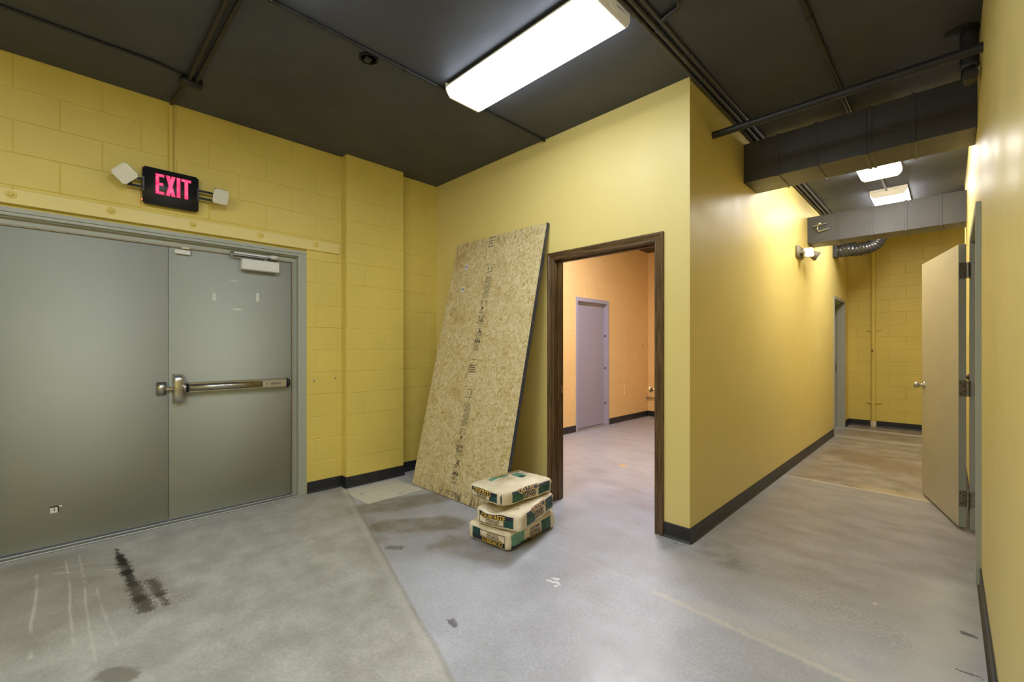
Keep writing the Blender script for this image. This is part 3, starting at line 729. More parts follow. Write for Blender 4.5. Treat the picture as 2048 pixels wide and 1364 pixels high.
# ------------------------------------------------------------------ light fixtures
def fixture(name, cx, cy, rot, label, lens, endmat, group='wraparound ceiling lights', zt=H):
    """1.22 x 0.33 wraparound, long axis local X"""
    L, Wd, HH = .61, .165, .088
    root = empty(name, (cx, cy, zt), label, 'ceiling light', group); root['_o'] = (0, 0, 0)
    def cross(wt, wb, h): return [(-wt, -.012), (-wt, -.03), (-wb, -h), (wb, -h), (wt, -.03), (wt, -.012)]
    g = G()
    g.box((-L, -.10, -.03), (L, .10, 0), M['white'], .002)
    g.box((-L, -Wd - .002, -.03), (L, Wd + .002, -.018), M['cream'], .002)
    g.build('housing', root)
    g = G(); prof = []
    n = 7
    prof = [(-Wd, -.03)] + [(-Wd + .045 * (1 - math.cos(t * PI / 2 / n)), -.03 - (HH - .03) * math.sin(t * PI / 2 / n)) for t in range(1, n + 1)]
    prof += [(-a, b) for a, b in prof[::-1]]
    k = len(prof); l = L - .006
    vs = [(-l, a, b) for a, b in prof] + [(l, a, b) for a, b in prof]
    g.add(vs, [(i, i + 1, k + i + 1, k + i) for i in range(k - 1)] + [tuple(range(k)), tuple(range(k, 2 * k))[::-1]], lens)
    g.build('diffuser', root, label='glowing white prismatic diffuser')
    for s in (-1, 1):
        g = G(); pe = [(-Wd, 0), (Wd, 0), (Wd, -.045), (Wd - .035, -HH - .003), (-Wd + .035, -HH - .003), (-Wd, -.045)]
        g.prism(pe, s * (L - .008), s * L, lambda a, b, h: (h, a, b), endmat)
        g.box((s * L - .008 if s < 0 else s * L, -.03, -.06), (s * L if s < 0 else s * L + .002, .03, -.02), endmat)
        g.build('end_cap', root)
    root.rotation_euler = (0, 0, rot)
    return root
fixture('ceiling_light', -1.845, 1.998, 0, 'long lit ceiling light nearest the wood doorway, at top centre', M['lens_main'], M['cap_dim'])
fixture('ceiling_light', -1.785, .590, 0, 'lit ceiling light showing only its corner at the top edge', M['lens_near'], M['white'])
fixture('ceiling_light', -.495, 5.25, PI / 2, 'lit corridor ceiling light half hidden by the nearer duct', M['lens_corr'], M['cap_glow'])
fixture('ceiling_light', -.490, 7.17, PI / 2, 'lit corridor ceiling light with a cream end, above the farther duct', M['lens_corr'], M['cap_glow'])
fixture('ceiling_light', -1.80, -1.0, 0, 'added unseen ceiling light behind the viewpoint near the back wall', M['lens_near'], M['white'])  # unseen lamp added to light the room and doors
fixture('ceiling_light', -.80, -1.55, PI / 2, 'added unseen ceiling light behind the viewpoint beside the right wall', M['lens_near'], M['white'])  # unseen lamp added to brighten the lower part of the double doors
fixture('ceiling_light', -2.75, 4.6, PI / 2, 'lit ceiling light inside the orange back room', M['lens_back'], M['white'], zt=3.165)

# ------------------------------------------------------------------ ducts
def duct(label, y0, y1, z0, z1, seams, dm):
    root = empty('air_duct', (XC, (y0 + y1) / 2, z0), label, 'air duct', 'rectangular black corridor ducts')
    g = G().box((XC + .0005, y0, z0), (XR - .0005, y1, z1), dm, .002)
    g.build('duct_body', root)
    for x in seams:
        g = G()
        t = .006
        g.box((x - .010, y0 - t, z0 - t), (x + .010, y1 + t, z1 + t), dm, .001)
        g.build('duct_seam', root)
    return root
dA = duct('black rectangular air duct crossing the corridor, the nearer of two', 4.03, 4.385, 2.703, 3.03, (-.98, -.72, -.43, -.40, -.17), M['blackduct'])
dB = duct('black rectangular air duct with damper lever, coloured lighter as lit, the farther of two', 6.40, 6.71, 2.592, 2.912, (-.93, -.62, -.33, -.06), M['litduct'])
g = G().box((XC + .06, 6.397, 2.62), (XC + .24, 6.401, 2.90), M['litduct'], .001)
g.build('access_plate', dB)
g = G().lathe([(.022, 0), (.022, .012), (.012, .016), (.012, .05), (.02, .055), (.016, .07), (0, .072)], (XC + .135, 6.397, 2.80), (0, -1, 0), M['alu'], 16)
g.tube([(XC + .065, 6.36, 2.785), (XC + .20, 6.36, 2.80)], .008, M['alu'], 8)
g.tube([(XC + .12, 6.37, 2.80), (XC + .105, 6.365, 2.75), (XC + .125, 6.36, 2.715), (XC + .22, 6.37, 2.735)], .008, M['alu'], 8)
g.build('damper_lever', dB, label='bright metal damper lever')
# flexible duct
def flex():
    ctrl = [Vector(p) for p in ((XC + .04, 8.15, 2.765), (-1.04, 8.15, 2.765), (-.88, 8.15, 2.76), (-.77, 8.15, 2.79), (-.715, 8.15, 2.88), (-.71, 8.15, 3.0), (-.71, 8.15, H - .001))]
    pts = []; N = 150
    def cat(p0, p1, p2, p3, t): return .5 * ((2 * p1) + (-p0 + p2) * t + (2 * p0 - 5 * p1 + 4 * p2 - p3) * t * t + (-p0 + 3 * p1 - 3 * p2 + p3) * t ** 3)
    k = len(ctrl) - 1
    for i in range(N + 1):
        u = i / N * k; s = min(int(u), k - 1); t = u - s
        pts.append(cat(ctrl[max(s - 1, 0)], ctrl[s], ctrl[s + 1], ctrl[min(s + 2, k)], t))
    return pts
fx = empty('flexible_duct', (XC, 8.15, 2.77), 'crumpled black flexible duct curling from wall behind the farther duct', 'flexible duct')
pts = flex(); g = G(); n = 28; vs = []; fs = []; up = Vector((0, 1, 0))
for i, p in enumerate(pts):
    d = (pts[min(i + 1, len(pts) - 1)] - pts[max(i - 1, 0)]).normalized(); a = d.cross(up).normalized(); b = a.cross(d).normalized()
    for j in range(n):
        t = 2 * PI * j / n; dr = Vector((math.cos(t), math.sin(t), 0))
        q = p + a * math.cos(t) * .1 + b * math.sin(t) * .1
        r = .092 + .003 * math.sin(i * .9) + .013 * mnoise.noise(q * 11) + .006 * mnoise.noise(q * 35)
        vs.append(p + (a * math.cos(t) + b * math.sin(t)) * r)
for i in range(len(pts) - 1):
    for j in range(n): fs.append((i * n + j, i * n + (j + 1) % n, (i + 1) * n + (j + 1) % n, (i + 1) * n + j))
flm = plain('black_foil_jacket', (.035, .035, .038), .26, .0, .8)
g.add(vs, fs, flm, True); g.build('duct_hose', fx)
g = G().box((XC + .0005, 8.05, 2.672), (XC + .05, 8.25, 2.868), M['blackduct'], .004)
g.build('wall_boot', fx)

# emergency light on corridor wall
em = empty('emergency_light', (XC, 5.95, 2.35), 'grey twin-head emergency light on the corridor wall below the farther duct', 'emergency light')
gm = plain('grey_enamel', srgb(128, 122, 104), .5)
G().box((XC + .0005, 5.80, 2.345), (XC + .03, 6.06, 2.475), gm, .006, 2).build('mounting_box', em)
lamp_head(em, Vector((XC + .110, 5.90, 2.395)), (.55, -.75, .12), .1, .105, .115, .09, M['cream'])
lamp_head(em, Vector((XC + .155, 6.12, 2.368)), (.75, .35, -.55), .1, .115, .10, .09, gm)
for y in (5.88, 6.0): G().tube([(XC + .025, y, 2.40), (XC + .08, y + (.02 if y > 5.9 else 0), 2.395)], .014, gm, 10).build('swivel', em)

# end wall pipe
pp = pipe('pipe', [(-.895, YE - .045, 0.0), (-.895, YE - .045, H - .001)], .030, M['block'], 'yellow painted vertical pipe on the corridor end wall', 'pipe', n=16)
g = G().lathe([(.040, 0), (.042, .02), (.040, .09), (.034, .10)], (-.895, YE - .045, .001), (0, 0, 1), M['cream'], 16); g.build('pipe_foot', pp, label='pale sleeve at the floor')
for z in (1.62, .41):
    g = G().box((-.98, YE - .02, z - .018), (-.79, YE - .004, z + .018), M['block'], .002)
    g.lathe([(.036, -.018), (.036, .018)], (-.895, YE - .045, z), (0, 0, 1), M['block'], 16, False); g.build('pipe_strap', pp)
G().lathe([(.015, 0), (.012, .02), (0, .02)], (-.905, YE - .07, 1.27), (0, -1, 0), M['brownink'], 10).build('pipe_plug', pp, label='small brown plug')
# anchor holes in the block wall
for k, (y, z) in enumerate(((1.589, 1.016), (1.783, 1.028))):
    g = G().lathe([(.006, 0), (.006, .002), (.003, .003), (0, .003)], (XL + .0005, y, z), (1, 0, 0), M['dark'], 10)
    g.lathe([(.010, 0), (.008, .001)], (XL, y, z), (1, 0, 0), M['sticker'], 10)
    if k == 0: g.box((XL + .001, y - .003, z - .018), (XL + .004, y + .002, z), M['darksteel'])
    tag(g.build('wall_anchor'), ('screw anchor hole in block wall with a hanging screw, nearer the double doors', 'small screw anchor hole in block wall, nearer the pilaster')[k], 'wall anchor', 'anchor holes right of the double doors')

# ------------------------------------------------------------------ wood-cased doorway (door_2)
d2 = empty('door_2', ((WX0 + WX1) / 2, YM, 0), 'dark wood-cased open doorway into the orange back room', 'doorway', kind='structure')
CW = .066
def casing_prof(): return [(0, 0), (0, .010), (.006, .014), (.016, .014), (.020, .011), (.030, .012), (.044, .016), (.052, .020), (.060, .020), (CW, .016), (CW, 0)]
def casing(g, sgn, edge, m):
    """vertical casing: inner edge at x=edge, growing sgn"""
    ztop = WZ + CW
    P = casing_prof(); k = len(P); vs = []
    for a, b in P: vs.append((edge + sgn * a, YM - b, 0))
    for a, b in P: vs.append((edge + sgn * a, YM - b, WZ + a))
    g.add(vs, [(i, (i + 1) % k, k + (i + 1) % k, k + i) for i in range(k)] + [tuple(range(k)), tuple(range(k, 2 * k))], m)
g = G(); casing(g, -1, WX0 - .004, M['wood']); casing(g, 1, WX1 + .004, M['wood']); g.build('side_casing', d2)
g = G(); P = casing_prof(); k = len(P); vs = []
for a, b in P: vs.append((WX0 - .004 - a, YM - b, WZ + a))
for a, b in P: vs.append((WX1 + .004 + a, YM - b, WZ + a))
g.add(vs, [(i, (i + 1) % k, k + (i + 1) % k, k + i) for i in range(k)] + [tuple(range(k)), tuple(range(k, 2 * k))], M['woodh']); g.build('head_casing', d2)
g = G()
JD = YT + .002
for x0, x1 in ((WX0 - .02, WX0), (WX1, WX1 + .02)): g.box((x0, YM - .002, 0), (x1, JD, WZ), M['wood'])
g.box((WX0, YM - .002, WZ), (WX1, JD, WZ + .02), M['woodh'])
g.box((WX0, YM + .045, 0), (WX0 + .012, YM + .078, WZ), M['wood']); g.box((WX1 - .012, YM + .045, 0), (WX1, YM + .078, WZ), M['wood'])
g.box((WX0, YM + .045, WZ - .012), (WX1, YM + .078, WZ), M['woodh'])
jb = g.build('door_jamb', d2)
g = G().box((WX0, YM + .079, .92), (WX0 + .0025, YM + .108, .985), M['brass'], .001)
g.build('strike_plate', jb, label='brass strike plate on the left jamb')
# its leaf, swung wide open into the back room
ang = math.radians(-30)
hx, hy = WX1 + .002, YT + .012
LM = Matrix.Translation((hx, hy, 0)) @ Matrix.Rotation(-ang, 4, 'Z')
g = G().box((0, 0, .012), (.04, .895, WZ - .01), M['wood'], .002, mat=LM); lf = g.build('door_leaf', d2, label='dark wood leaf swung open behind the right jamb')
g = G(); o_ = LM @ Vector((0, .83, .93)); dr = (LM.to_3x3() @ Vector((-1, 0, 0)))
g.lathe([(.030, 0), (.030, .006), (.012, .010), (.011, .032), (.022, .040), (.028, .055), (.022, .068), (0, .072)], o_, dr, M['brass'], 20)
g.build('door_knob', lf, label='brass door knob')

# lavender door in the back room (door_3)
d3 = empty('door_3', (XO, 6.1, 0), 'closed lavender-grey door in the orange block wall', 'door', kind='structure')
g = G()
for ya, yb in ((OY0, OY0 + .055), (OY1 - .055, OY1)): g.box((XO - .15, ya, 0), (XO + .006, yb, OZ), M['lavframe'], .002)
g.box((XO - .15, OY0 + .0555, OZ - .06), (XO + .006, OY1 - .0555, OZ), M['lavframe'], .002)
g.box((XO - .15, OY0 + .055, OZ - .08), (XO - .06, OY1 - .055, OZ - .06), M['lavframe']); g.box((XO - .15, OY1 - .075, 0), (XO - .07, OY1 - .055, OZ - .06), M['lavframe'])
for z in (.35, .95, 1.5): g.box((XO - .06, OY1 - .0575, z), (XO - .02, OY1 - .0545, z + .04), M['darksteel'])
g.build('door_frame', d3)
G().box((XO - .11, OY0 + .058, .02), (XO - .068, OY1 - .058, OZ - .062), M['lavdoor'], .002).build('door_leaf', d3)
G().box((XO - .15, OY0 + .055, 0), (XO + .03, OY1 - .055, .014), M['alu'], .003).build('threshold', d3)
g = G().tube([(XO + .03, YO - .055, .36), (-3.55, YO - .055, .36)], .011, M['darksteel'], 10)
g.lathe([(.03, 0), (.03, .006), (.014, .01), (.014, .04)], (XO + .001, YO - .055, .36), (1, 0, 0), M['darksteel'], 14)
g.tube([(-3.56, YO - .055, .36), (-3.56, YO - .0005, .36)], .011, M['darksteel'], 10)
tag(g.build('wall_rail'), 'dark metal rail low in the corner of the orange back room', 'rail')
g = G()
for dz in (-.025, 0, .025): g.lathe([(.010, 0), (.008, .002), (0, .003)], (XO + .0015, 7.756, 1.356 + dz), (1, 0, 0), M['dark'], 8)
tag(g.build('anchor_scar'), 'dark screw holes in the orange block wall right of the lavender door', 'wall scar')

# ------------------------------------------------------------------ far corridor doorway (door_4)
d4 = empty('door_4', (XC, 8.6, 0), 'grey-green steel frame of the far doorway in the corridor wall', 'doorway', kind='structure')
g = G()
for ya, yb in ((FY0 - .045, FY0), (FY1, FY1 + .045)): g.box((XC - .14, ya, 0), (XC + .012, yb, 2.105), fm, .002)
g.box((XC - .14, FY0, 2.06), (XC + .012, FY1, 2.105), fm, .002)
g.box((XC - .095, FY1 - .016, 0), (XC - .045, FY1, 2.06), fm)
g.box((XC - .095, FY0, 2.044), (XC - .045, FY1, 2.06), fm)
fr4 = g.build('door_frame', d4)
G().box((XC - .135, FY1 - .003, .93), (XC - .097, FY1 + .001, 1.06), M['darksteel'], .001).build('strike_plate', fr4, label='dark strike plate')
G().box((XC - .135, FY1 - .06, 2.03), (XC - .09, FY1 - .002, 2.058), M['alu'], .002).build('closer_shoe', fr4)

# ------------------------------------------------------------------ open beige door on right wall (door_5)
d5 = empty('door_5', (XR, 4.55, 0), 'open beige door on the right wall, hinged in a grey-green frame', 'door', kind='structure')
g = G(); PR = .022
g.box((XR - PR, RY0 - .05, 0), (XR + .145, RY0, RZ + .05), fm, .002)
g.box((XR - PR, RY1, 0), (XR + .145, RY1 + .05, RZ + .05), fm, .002)
g.box((XR - PR, RY0, RZ), (XR + .145, RY1, RZ + .05), fm, .002)
g.box((XR + .045, RY1 - .016, 0), (XR + .09, RY1, RZ), fm); g.box((XR + .045, RY0, 0), (XR + .09, RY0 + .016, RZ), fm)
fr5 = g.build('door_frame', d5)
hinge = Vector((XR - .031, RY1 - .002, 0)); ldir = Vector((-.249, .969, 0)).normalized(); ln = Vector((-.969, -.249, 0)).normalized()
# leaf local: u along leaf from hinge edge, d across thickness toward the back (+), z
p0 = Vector((.047, 4.547, 0))
def LP(u, d, z): q = p0 + ldir * u - ln * d; return Vector((q.x, q.y, z))
def lbox(g, u0, u1, d0, d1, z0, z1, m, bev=0.0):
    mt = Matrix(((ldir.x, -ln.x, 0, p0.x), (ldir.y, -ln.y, 0, p0.y), (0, 0, 1, 0), (0, 0, 0, 1)))
    g.box((u0, d0, z0), (u1, d1, z1), m, bev, mat=mt)
g = G(); lbox(g, 0, .888, .0015, .043, .018, 2.062, M['beigedoor'], .0015)
lf5 = g.build('door_leaf', d5)
g = G(); lbox(g, -.0015, .002, .002, .0425, .02, 2.06, M['greyframe']); g.build('leaf_edge', lf5, label='grey-green hinge edge of the leaf')
g = G(); o_ = LP(.825, 0.0015, .985)
kp = [(.033, 0), (.033, .006), (.013, .010), (.012, .030), (.022, .038), (.028, .052), (.022, .066), (.006, .070), (.005, .074), (0, .074)]
g.lathe(kp, o_, ln, M['steel'], 20); g.lathe(kp, LP(.825, .043, .985), -ln, M['steel'], 20)
g.build('door_knob', lf5, label='satin steel round knob')
for z in (1.87, 1.02, .225):
    g = G(); zz = (z - .057, z + .057)
    lbox(g, -.004, -.001, .004, .043, *zz, M['darksteel'])
    q = LP(-.006, .051, 0)
    g.lathe([(.009, 0), (.009, .114)], (q.x, q.y, zz[0]), (0, 0, 1), M['darksteel'], 10)
    for k in range(4): g.lathe([(.0095, 0), (.0095, .002)], (q.x, q.y, zz[0] + .022 + k * .023), (0, 0, 1), M['dark'], 10)
    g.box((XR - .012, RY1 - .0035, zz[0]), (XR + .022, RY1 - .0003, zz[1]), M['darksteel'])
    for a, b in ((.012, .02), (.03, .035), (.012, .095), (.03, .08)):
        c = LP(-.004, a, zz[0] + b); g.lathe([(.0038, 0), (.003, .001), (0, .001)], c, -ldir, M['dark'], 8)
    g.build('hinge', d5, label='steel butt hinge')
G().lathe([(.028, 0), (.028, .008), (.018, .012), (.016, .03), (.022, .034), (.020, .046), (0, .048)], (XR - .0005, 5.32, 1.055), (-1, 0, 0), M['brownink'], 16)
g = G().lathe([(.028, 0), (.028, .008), (.018, .012), (.016, .02), (0, .022)], (XR - .0005, 5.6, 1.055), (-1, 0, 0), M['brownink'], 16)
tag(g.build('door_stop'), 'small brown wall bumper glimpsed behind the open beige door', 'door stop')

# ------------------------------------------------------------------ OSB board
BA = Vector((-3.682, 2.350, .004)); TH = .033
ey = Vector((0, 2.904 - 2.350, 2.39)).normalized(); exx = Vector((1, 0, 0)); nz = exx.cross(ey).normalized()     # nz faces the room
bmat = Matrix(((exx.x, ey.x, nz.x, BA.x), (exx.y, ey.y, nz.y, BA.y), (exx.z, ey.z, nz.z, BA.z), (0, 0, 0, 1)))
bo = empty('strand_board', BA, 'tall stamped oriented strand board sheet leaning against the wall beside the doorway', 'board')
bo.matrix_world = bmat; bo['_o'] = (0, 0, 0)
BWD, BHT = 1.232, 2.452
# back edge must stay on the wall: board local z from -TH to 0
g = G().box((0, 0, -TH), (BWD - .002, BHT, 0), M['osb'], .001); g.build('board_sheet', bo)
g = G().box((BWD - .0025, 0, -TH - .001), (BWD + .001, BHT, -.0005), M['osbedge'])
g.box((0, -.0025, -TH), (BWD, .0005, -.001), M['osbedge'])
g.build('sealed_edge', bo, label='dark sealed edge of the sheet')
def stamp_line(g, s0, s1, t, h, m, dens=.75):
    s = s0
    while s < s1:
        wd = R.uniform(.004, .012) * (h / .006) ** .5
        if R.random() < dens: g.add([(s, t, .0006), (min(s + wd, s1), t, .0006), (min(s + wd, s1), t + h, .0006), (s, t + h, .0006)], [(0, 1, 2, 3)], m)
        s += wd + R.uniform(.001, .004)
def stamp_text(g, body, size, s, t, m, bold=.0):
    vs, fs = text_geo(body, size, 1.0, bold); g.add([(x + s, y + t, .0007) for x, y, z in vs], fs, m)
def rule(g, s0, s1, t, h, m, sk=0.0): g.add([(s0, t, .0006), (s1, t + sk, .0006), (s1, t + h + sk, .0006), (s0, t + h, .0006)], [(0, 1, 2, 3)], m)
def stamp_set(o, c):
    """c: column centre; o: height offset, 0 = lower set"""
    g = G(); I, F = M['ink'], M['greyink']
    rule(g, c - .055, c + .055, o + .955, .004, I); rule(g, c - .06, c + .03, o + .885, .004, I); rule(g, c - .02, c + .06, o + .890, .003, F)
    stamp_text(g, '1', .05, c - .028, o + .922, I, .002); stamp_text(g, '1', .05, c + .018, o + .922, I, .002)
    for k in range(7):       # tall block of sideways lines
        s = c - .042 + k * .0125; t = o + .635
        while t < o + .835:
            hh = R.uniform(.006, .016)
            if R.random() < .82: g.add([(s, t, .0006), (s + .007, t, .0006), (s + .007, t + hh, .0006), (s, t + hh, .0006)], [(0, 1, 2, 3)], I if k in (3, 4) else F)
            t += hh + R.uniform(.002, .005)
    rule(g, c - .06, c + .01, o + .605, .003, I); rule(g, c + .0, c + .06, o + .598, .003, F)
    for k in range(5): stamp_line(g, c - .05, c - .012, o + .552 + k * .010, .006, I); 
    for k in range(4): stamp_line(g, c + .005, c + .045, o + .552 + k * .012, .006, F)
    stamp_text(g, 'P', .042, c - .012, o + .525, I, .003)
    rule(g, c - .06, c + .055, o + .492, .003, I, -.006); rule(g, c - .055, c + .03, o + .482, .003, F, -.006)
    for k in range(5): stamp_line(g, c - .05 + .004 * (k % 2), c + .035, o + .395 + k * .014, .008, I, .85)
    rule(g, c - .06, c + .04, o + .382, .003, I, -.004); rule(g, c - .03, c + .045, o + .372, .002, F)
    rule(g, c - .05, c + .035, o + .350, .003, F, .004); rule(g, c - .05, c + .045, o + .336, .003, I, -.008)
    for a, b, c2, d in ((0, .0, .018, .016), (-.013, -.02, .006, -.002), (.013, -.02, .032, -.002)):
        pass
    g.add([(c - .02, o + .295, .0006), (c + .028, o + .295, .0006), (c + .004, o + .333, .0006)], [(0, 1, 2)], I)
    g.add([(c - .004, o + .298, .0008), (c + .012, o + .298, .0008), (c + .004, o + .311, .0008)], [(0, 1, 2)], M['tanink'])
    for k in range(3): stamp_line(g, c - .045, c + .045, o + .262 + k * .011, .006, I, .8)
    for k in range(2): stamp_line(g, c - .05 + .03 * k, c + .035, o + .236 + k * .010, .005, F)
    stamp_text(g, 'APA', .044, c - .004, o + .212, I, .002)
    for k in range(5): stamp_line(g, c - .045, c + .035, o + .150 + k * .009, .005, F, .8)
    for k in range(2): stamp_line(g, c - .05, c + .03, o + .128 + k * .009, .005, I, .9)
    g.build('ink_stamp', bo, label='black grade stamp printed on the board')
stamp_set(0, .615); stamp_set(1.195, .595)
SL = 'partial grade stamp on the board'
g = G()
for t, a, b in ((2.435, .50, .60), (2.40, .52, .585), (2.375, .52, .57), (2.345, .51, .60)): stamp_line(g, a, b, t, .009, M['ink'], .9)
g.build('ink_stamp', bo, label='partial stamp cut off at the top edge')
g = G()
for k in range(4): stamp_line(g, .55, .64, 1.115 + k * .02, .010, M['ink'], .92)
rule(g, .555, .63, 1.232, .004, M['ink'])
g.build('ink_stamp', bo, label='barred stamp at mid height')
G().add([(.497, 1.03, .0006), (.503, 1.03, .0006), (.560, 1.20, .0006), (.555, 1.20, .0006)], [(0, 1, 2, 3)], M['brownink']).build('scratch_mark', bo, label='slanting dark scratch')
g = G()
for k in range(3): stamp_line(g, .52, .70, .03 + k * .012, .008, M['greyink'], .8)
g.build('ink_stamp', bo, label='faded stamp at the bottom edge')
for s, t in ((.225, 2.180), (.232, 1.942)):
    g = G().box((s - .026, t - .026, 0), (s + .026, t + .026, .0012), M['sticker'])
    for k in range(4): g.box((s - .016, t - .014 + k * .008, .0012), (s + .014, t - .009 + k * .008, .0016), M['blueink'])
    g.build('paper_sticker', bo, label='small white sticker on the board')

# ------------------------------------------------------------------ cement bags
class Bag:
    def __init__(s, a, b, c, sag, seed, flip=False, bulge=.012):
        s.a, s.b, s.c, s.sag, s.seed, s.flip, s.bulge = a, b, c, sag, seed, flip, bulge
    def pt(s, x, y, z, out=0.0):
        a, b, c = s.a, s.b, s.c; r = .024
        p = Vector((x, y, z - c / 2)); q = Vector((max(-a + r, min(a - r, x)), max(-b + r, min(b - r, y)), max(-c / 2 + r, min(c / 2 - r, z - c / 2))))
        d = p - q; n = d.normalized() if d.length > 1e-9 else Vector((0, 0, 1))
        p = q + n * r
        fx, fy, fz = 1 - (p.x / a) ** 2, 1 - (p.y / b) ** 2, 1 - (p.z / (c / 2)) ** 2
        fx, fy, fz = max(fx, 0), max(fy, 0), max(fz, 0)
        if n.z > .3: p.z += s.bulge * (fx * fy) ** .6
        p.x += (1 if n.x > 0 else -1) * abs(n.x) * .010 * (fz * fy) ** .5
        p.y += (1 if n.y > 0 else -1) * abs(n.y) * .008 * (fz * fx) ** .5
        p += n * (.004 * mnoise.noise(p * 9 + Vector((s.seed, 0, 0))) + .0035 * mnoise.noise(p * 24 + Vector((0, s.seed, 0))) + .0015 * mnoise.noise(p * 60))
        p.z += c / 2
        p = s.sag(p)
        return p + n * out
    def face(s, f, u, v, out=.0012):
        """u,v in metres; f: 'end' (-y), 'side' (+x), 'top'"""
        if s.flip and f in ('end', 'side'): u, v = -u, s.c - v
        if f == 'end': return s.pt(u, -s.b, v, out)
        if f == 'side': return s.pt(s.a, u, v, out)
        return s.pt(u, v, s.c, out)
def bag_object(bag, name, loc, rot, label, prints, tilt=(0, 0)):
    root = empty(name, loc, label, 'cement bag', 'stacked cement bags'); root['_o'] = (0, 0, 0)
    g = G(); nx, ny, nz_ = 26, 38, 10; a, b, c = bag.a, bag.b, bag.c
    bm = bmesh.new(); cache = {}
    def V(i, j, k):
        if (i, j, k) not in cache: cache[(i, j, k)] = bm.verts.new(bag.pt(-a + 2 * a * i / nx, -b + 2 * b * j / ny, c * k / nz_))
        return cache[(i, j, k)]
    for i in range(nx):
        for j in range(ny):
            bm.faces.new([V(i, j, nz_), V(i + 1, j, nz_), V(i + 1, j + 1, nz_), V(i, j + 1, nz_)]); bm.faces.new([V(i, j, 0), V(i, j + 1, 0), V(i + 1, j + 1, 0), V(i + 1, j, 0)])
    for k in range(nz_):
        for i in range(nx):
            bm.faces.new([V(i, 0, k), V(i + 1, 0, k), V(i + 1, 0, k + 1), V(i, 0, k + 1)]); bm.faces.new([V(i, ny, k), V(i, ny, k + 1), V(i + 1, ny, k + 1), V(i + 1, ny, k)])
        for j in range(ny):
            bm.faces.new([V(nx, j, k), V(nx, j + 1, k), V(nx, j + 1, k + 1), V(nx, j, k + 1)]); bm.faces.new([V(0, j, k), V(0, j, k + 1), V(0, j + 1, k + 1), V(0, j + 1, k)])
    g.bm(bm, M['paper'], True); g.build('paper_sack', root)
    for f, fn, lab in prints:
        g = G(); fn(g, bag, f); g.build('printed_panel', root, label=lab, fixn=False)
    root.rotation_euler = (tilt[0], tilt[1], rot)
    return root
def quad(g, bag, f, u0, u1, v0, v1, m, out=.0012, n=14, arch=0.0):
    nv = max(2, int(n * (v1 - v0) / max(u1 - u0, 1e-3)) + 1); nu = n; vs = []; fs = []
    for j in range(nv + 1):
        for i in range(nu + 1):
            u = u0 + (u1 - u0) * i / nu; v = v0 + (v1 - v0) * j / nv
            if arch and j == nv: v += arch * max(0, 1 - ((u - (u0 + u1) / 2) / ((u1 - u0) * .30)) ** 2)
            vs.append(bag.face(f, u, v, out))
    for j in range(nv):
        for i in range(nu): q = j * (nu + 1) + i; fs.append((q, q + 1, q + nu + 2, q + nu + 1))
    g.add(vs, fs, m, True)
def btext(g, bag, f, body, size, u, v, m, out=.0022, rot=0, bold=0, arch=0.0, sx=1.0):
    vs, fs = text_geo(body, size, 1.0, bold); o = []
    wd = max(abs(x) for x, y, z in vs) or 1
    for x, y, z in vs:
        x *= sx
        y2 = y + (arch * (1 - (x / (wd * sx)) ** 2))
        c_, s_ = math.cos(rot), math.sin(rot); o.append(bag.face(f, u + x * c_ - y2 * s_, v + x * s_ + y2 * c_, out))
    g.add(o, fs, m, True)
def end_print(g, bag, f):
    c = bag.c; A = bag.a; L, Rr = -A + .03, A - .045
    quad(g, bag, f, L, Rr, c * .20, c * .24, M['brownink'], n=16); quad(g, bag, f, L, L + .004, c * .22, c * .7, M['brownink'], n=2)
    quad(g, bag, f, L, Rr, c * .60, c * .86, M['navy'], n=18, arch=.006)
    quad(g, bag, f, Rr - .072, Rr, c * .20, c * .62, M['teal'], n=6, out=.0014)
    btext(g, bag, f, 'QUIKRETE', .040, L + .108, c * .665, M['navy'], .0020, bold=.004, arch=.006)
    btext(g, bag, f, 'QUIKRETE', .040, L + .108, c * .665, M['yellowink'], .0028, bold=.0005, arch=.006)
    btext(g, bag, f, 'STUCCO', .026, L + .105, c * .445, M['brownink'], bold=.001)
    btext(g, bag, f, 'BASE COAT', .018, L + .105, c * .30, M['brownink'])
def side_print(g, bag, f):
    c = bag.c; B = bag.b; L, Rr = -B + .085, B - .03; mid = .0
    quad(g, bag, f, L, Rr, c * .76, c * .93, M['blueink'], n=30)
    quad(g, bag, f, mid - .085, mid + .085, c * .76, c * .99, M['blueink'], n=16, arch=.008, out=.0014)
    quad(g, bag, f, L, L + .105, c * .18, c * .76, M['green'], n=9); quad(g, bag, f, Rr - .13, Rr, c * .22, c * .76, M['green'], n=9)
    btext(g, bag, f, 'QUIKRETE', .052, mid, c * .86, M['brownink'], .0022, bold=.003, arch=.006, sx=.85)
    btext(g, bag, f, 'QUIKRETE', .052, mid, c * .86, M['goldink'], .0030, bold=.001, arch=.006, sx=.85)
    btext(g, bag, f, 'STUCCO', .034, mid, c * .56, M['navy'], .0022, bold=.002, sx=.85); btext(g, bag, f, 'STUCCO', .034, mid, c * .56, M['goldink'], .0028, bold=-.0012, sx=.85)
    btext(g, bag, f, 'BASE COAT', .024, mid, c * .33, M['brownink'], bold=.001)
    btext(g, bag, f, '80', .03, Rr - .045, c * .5, M['navy'], .0022, bold=.002)
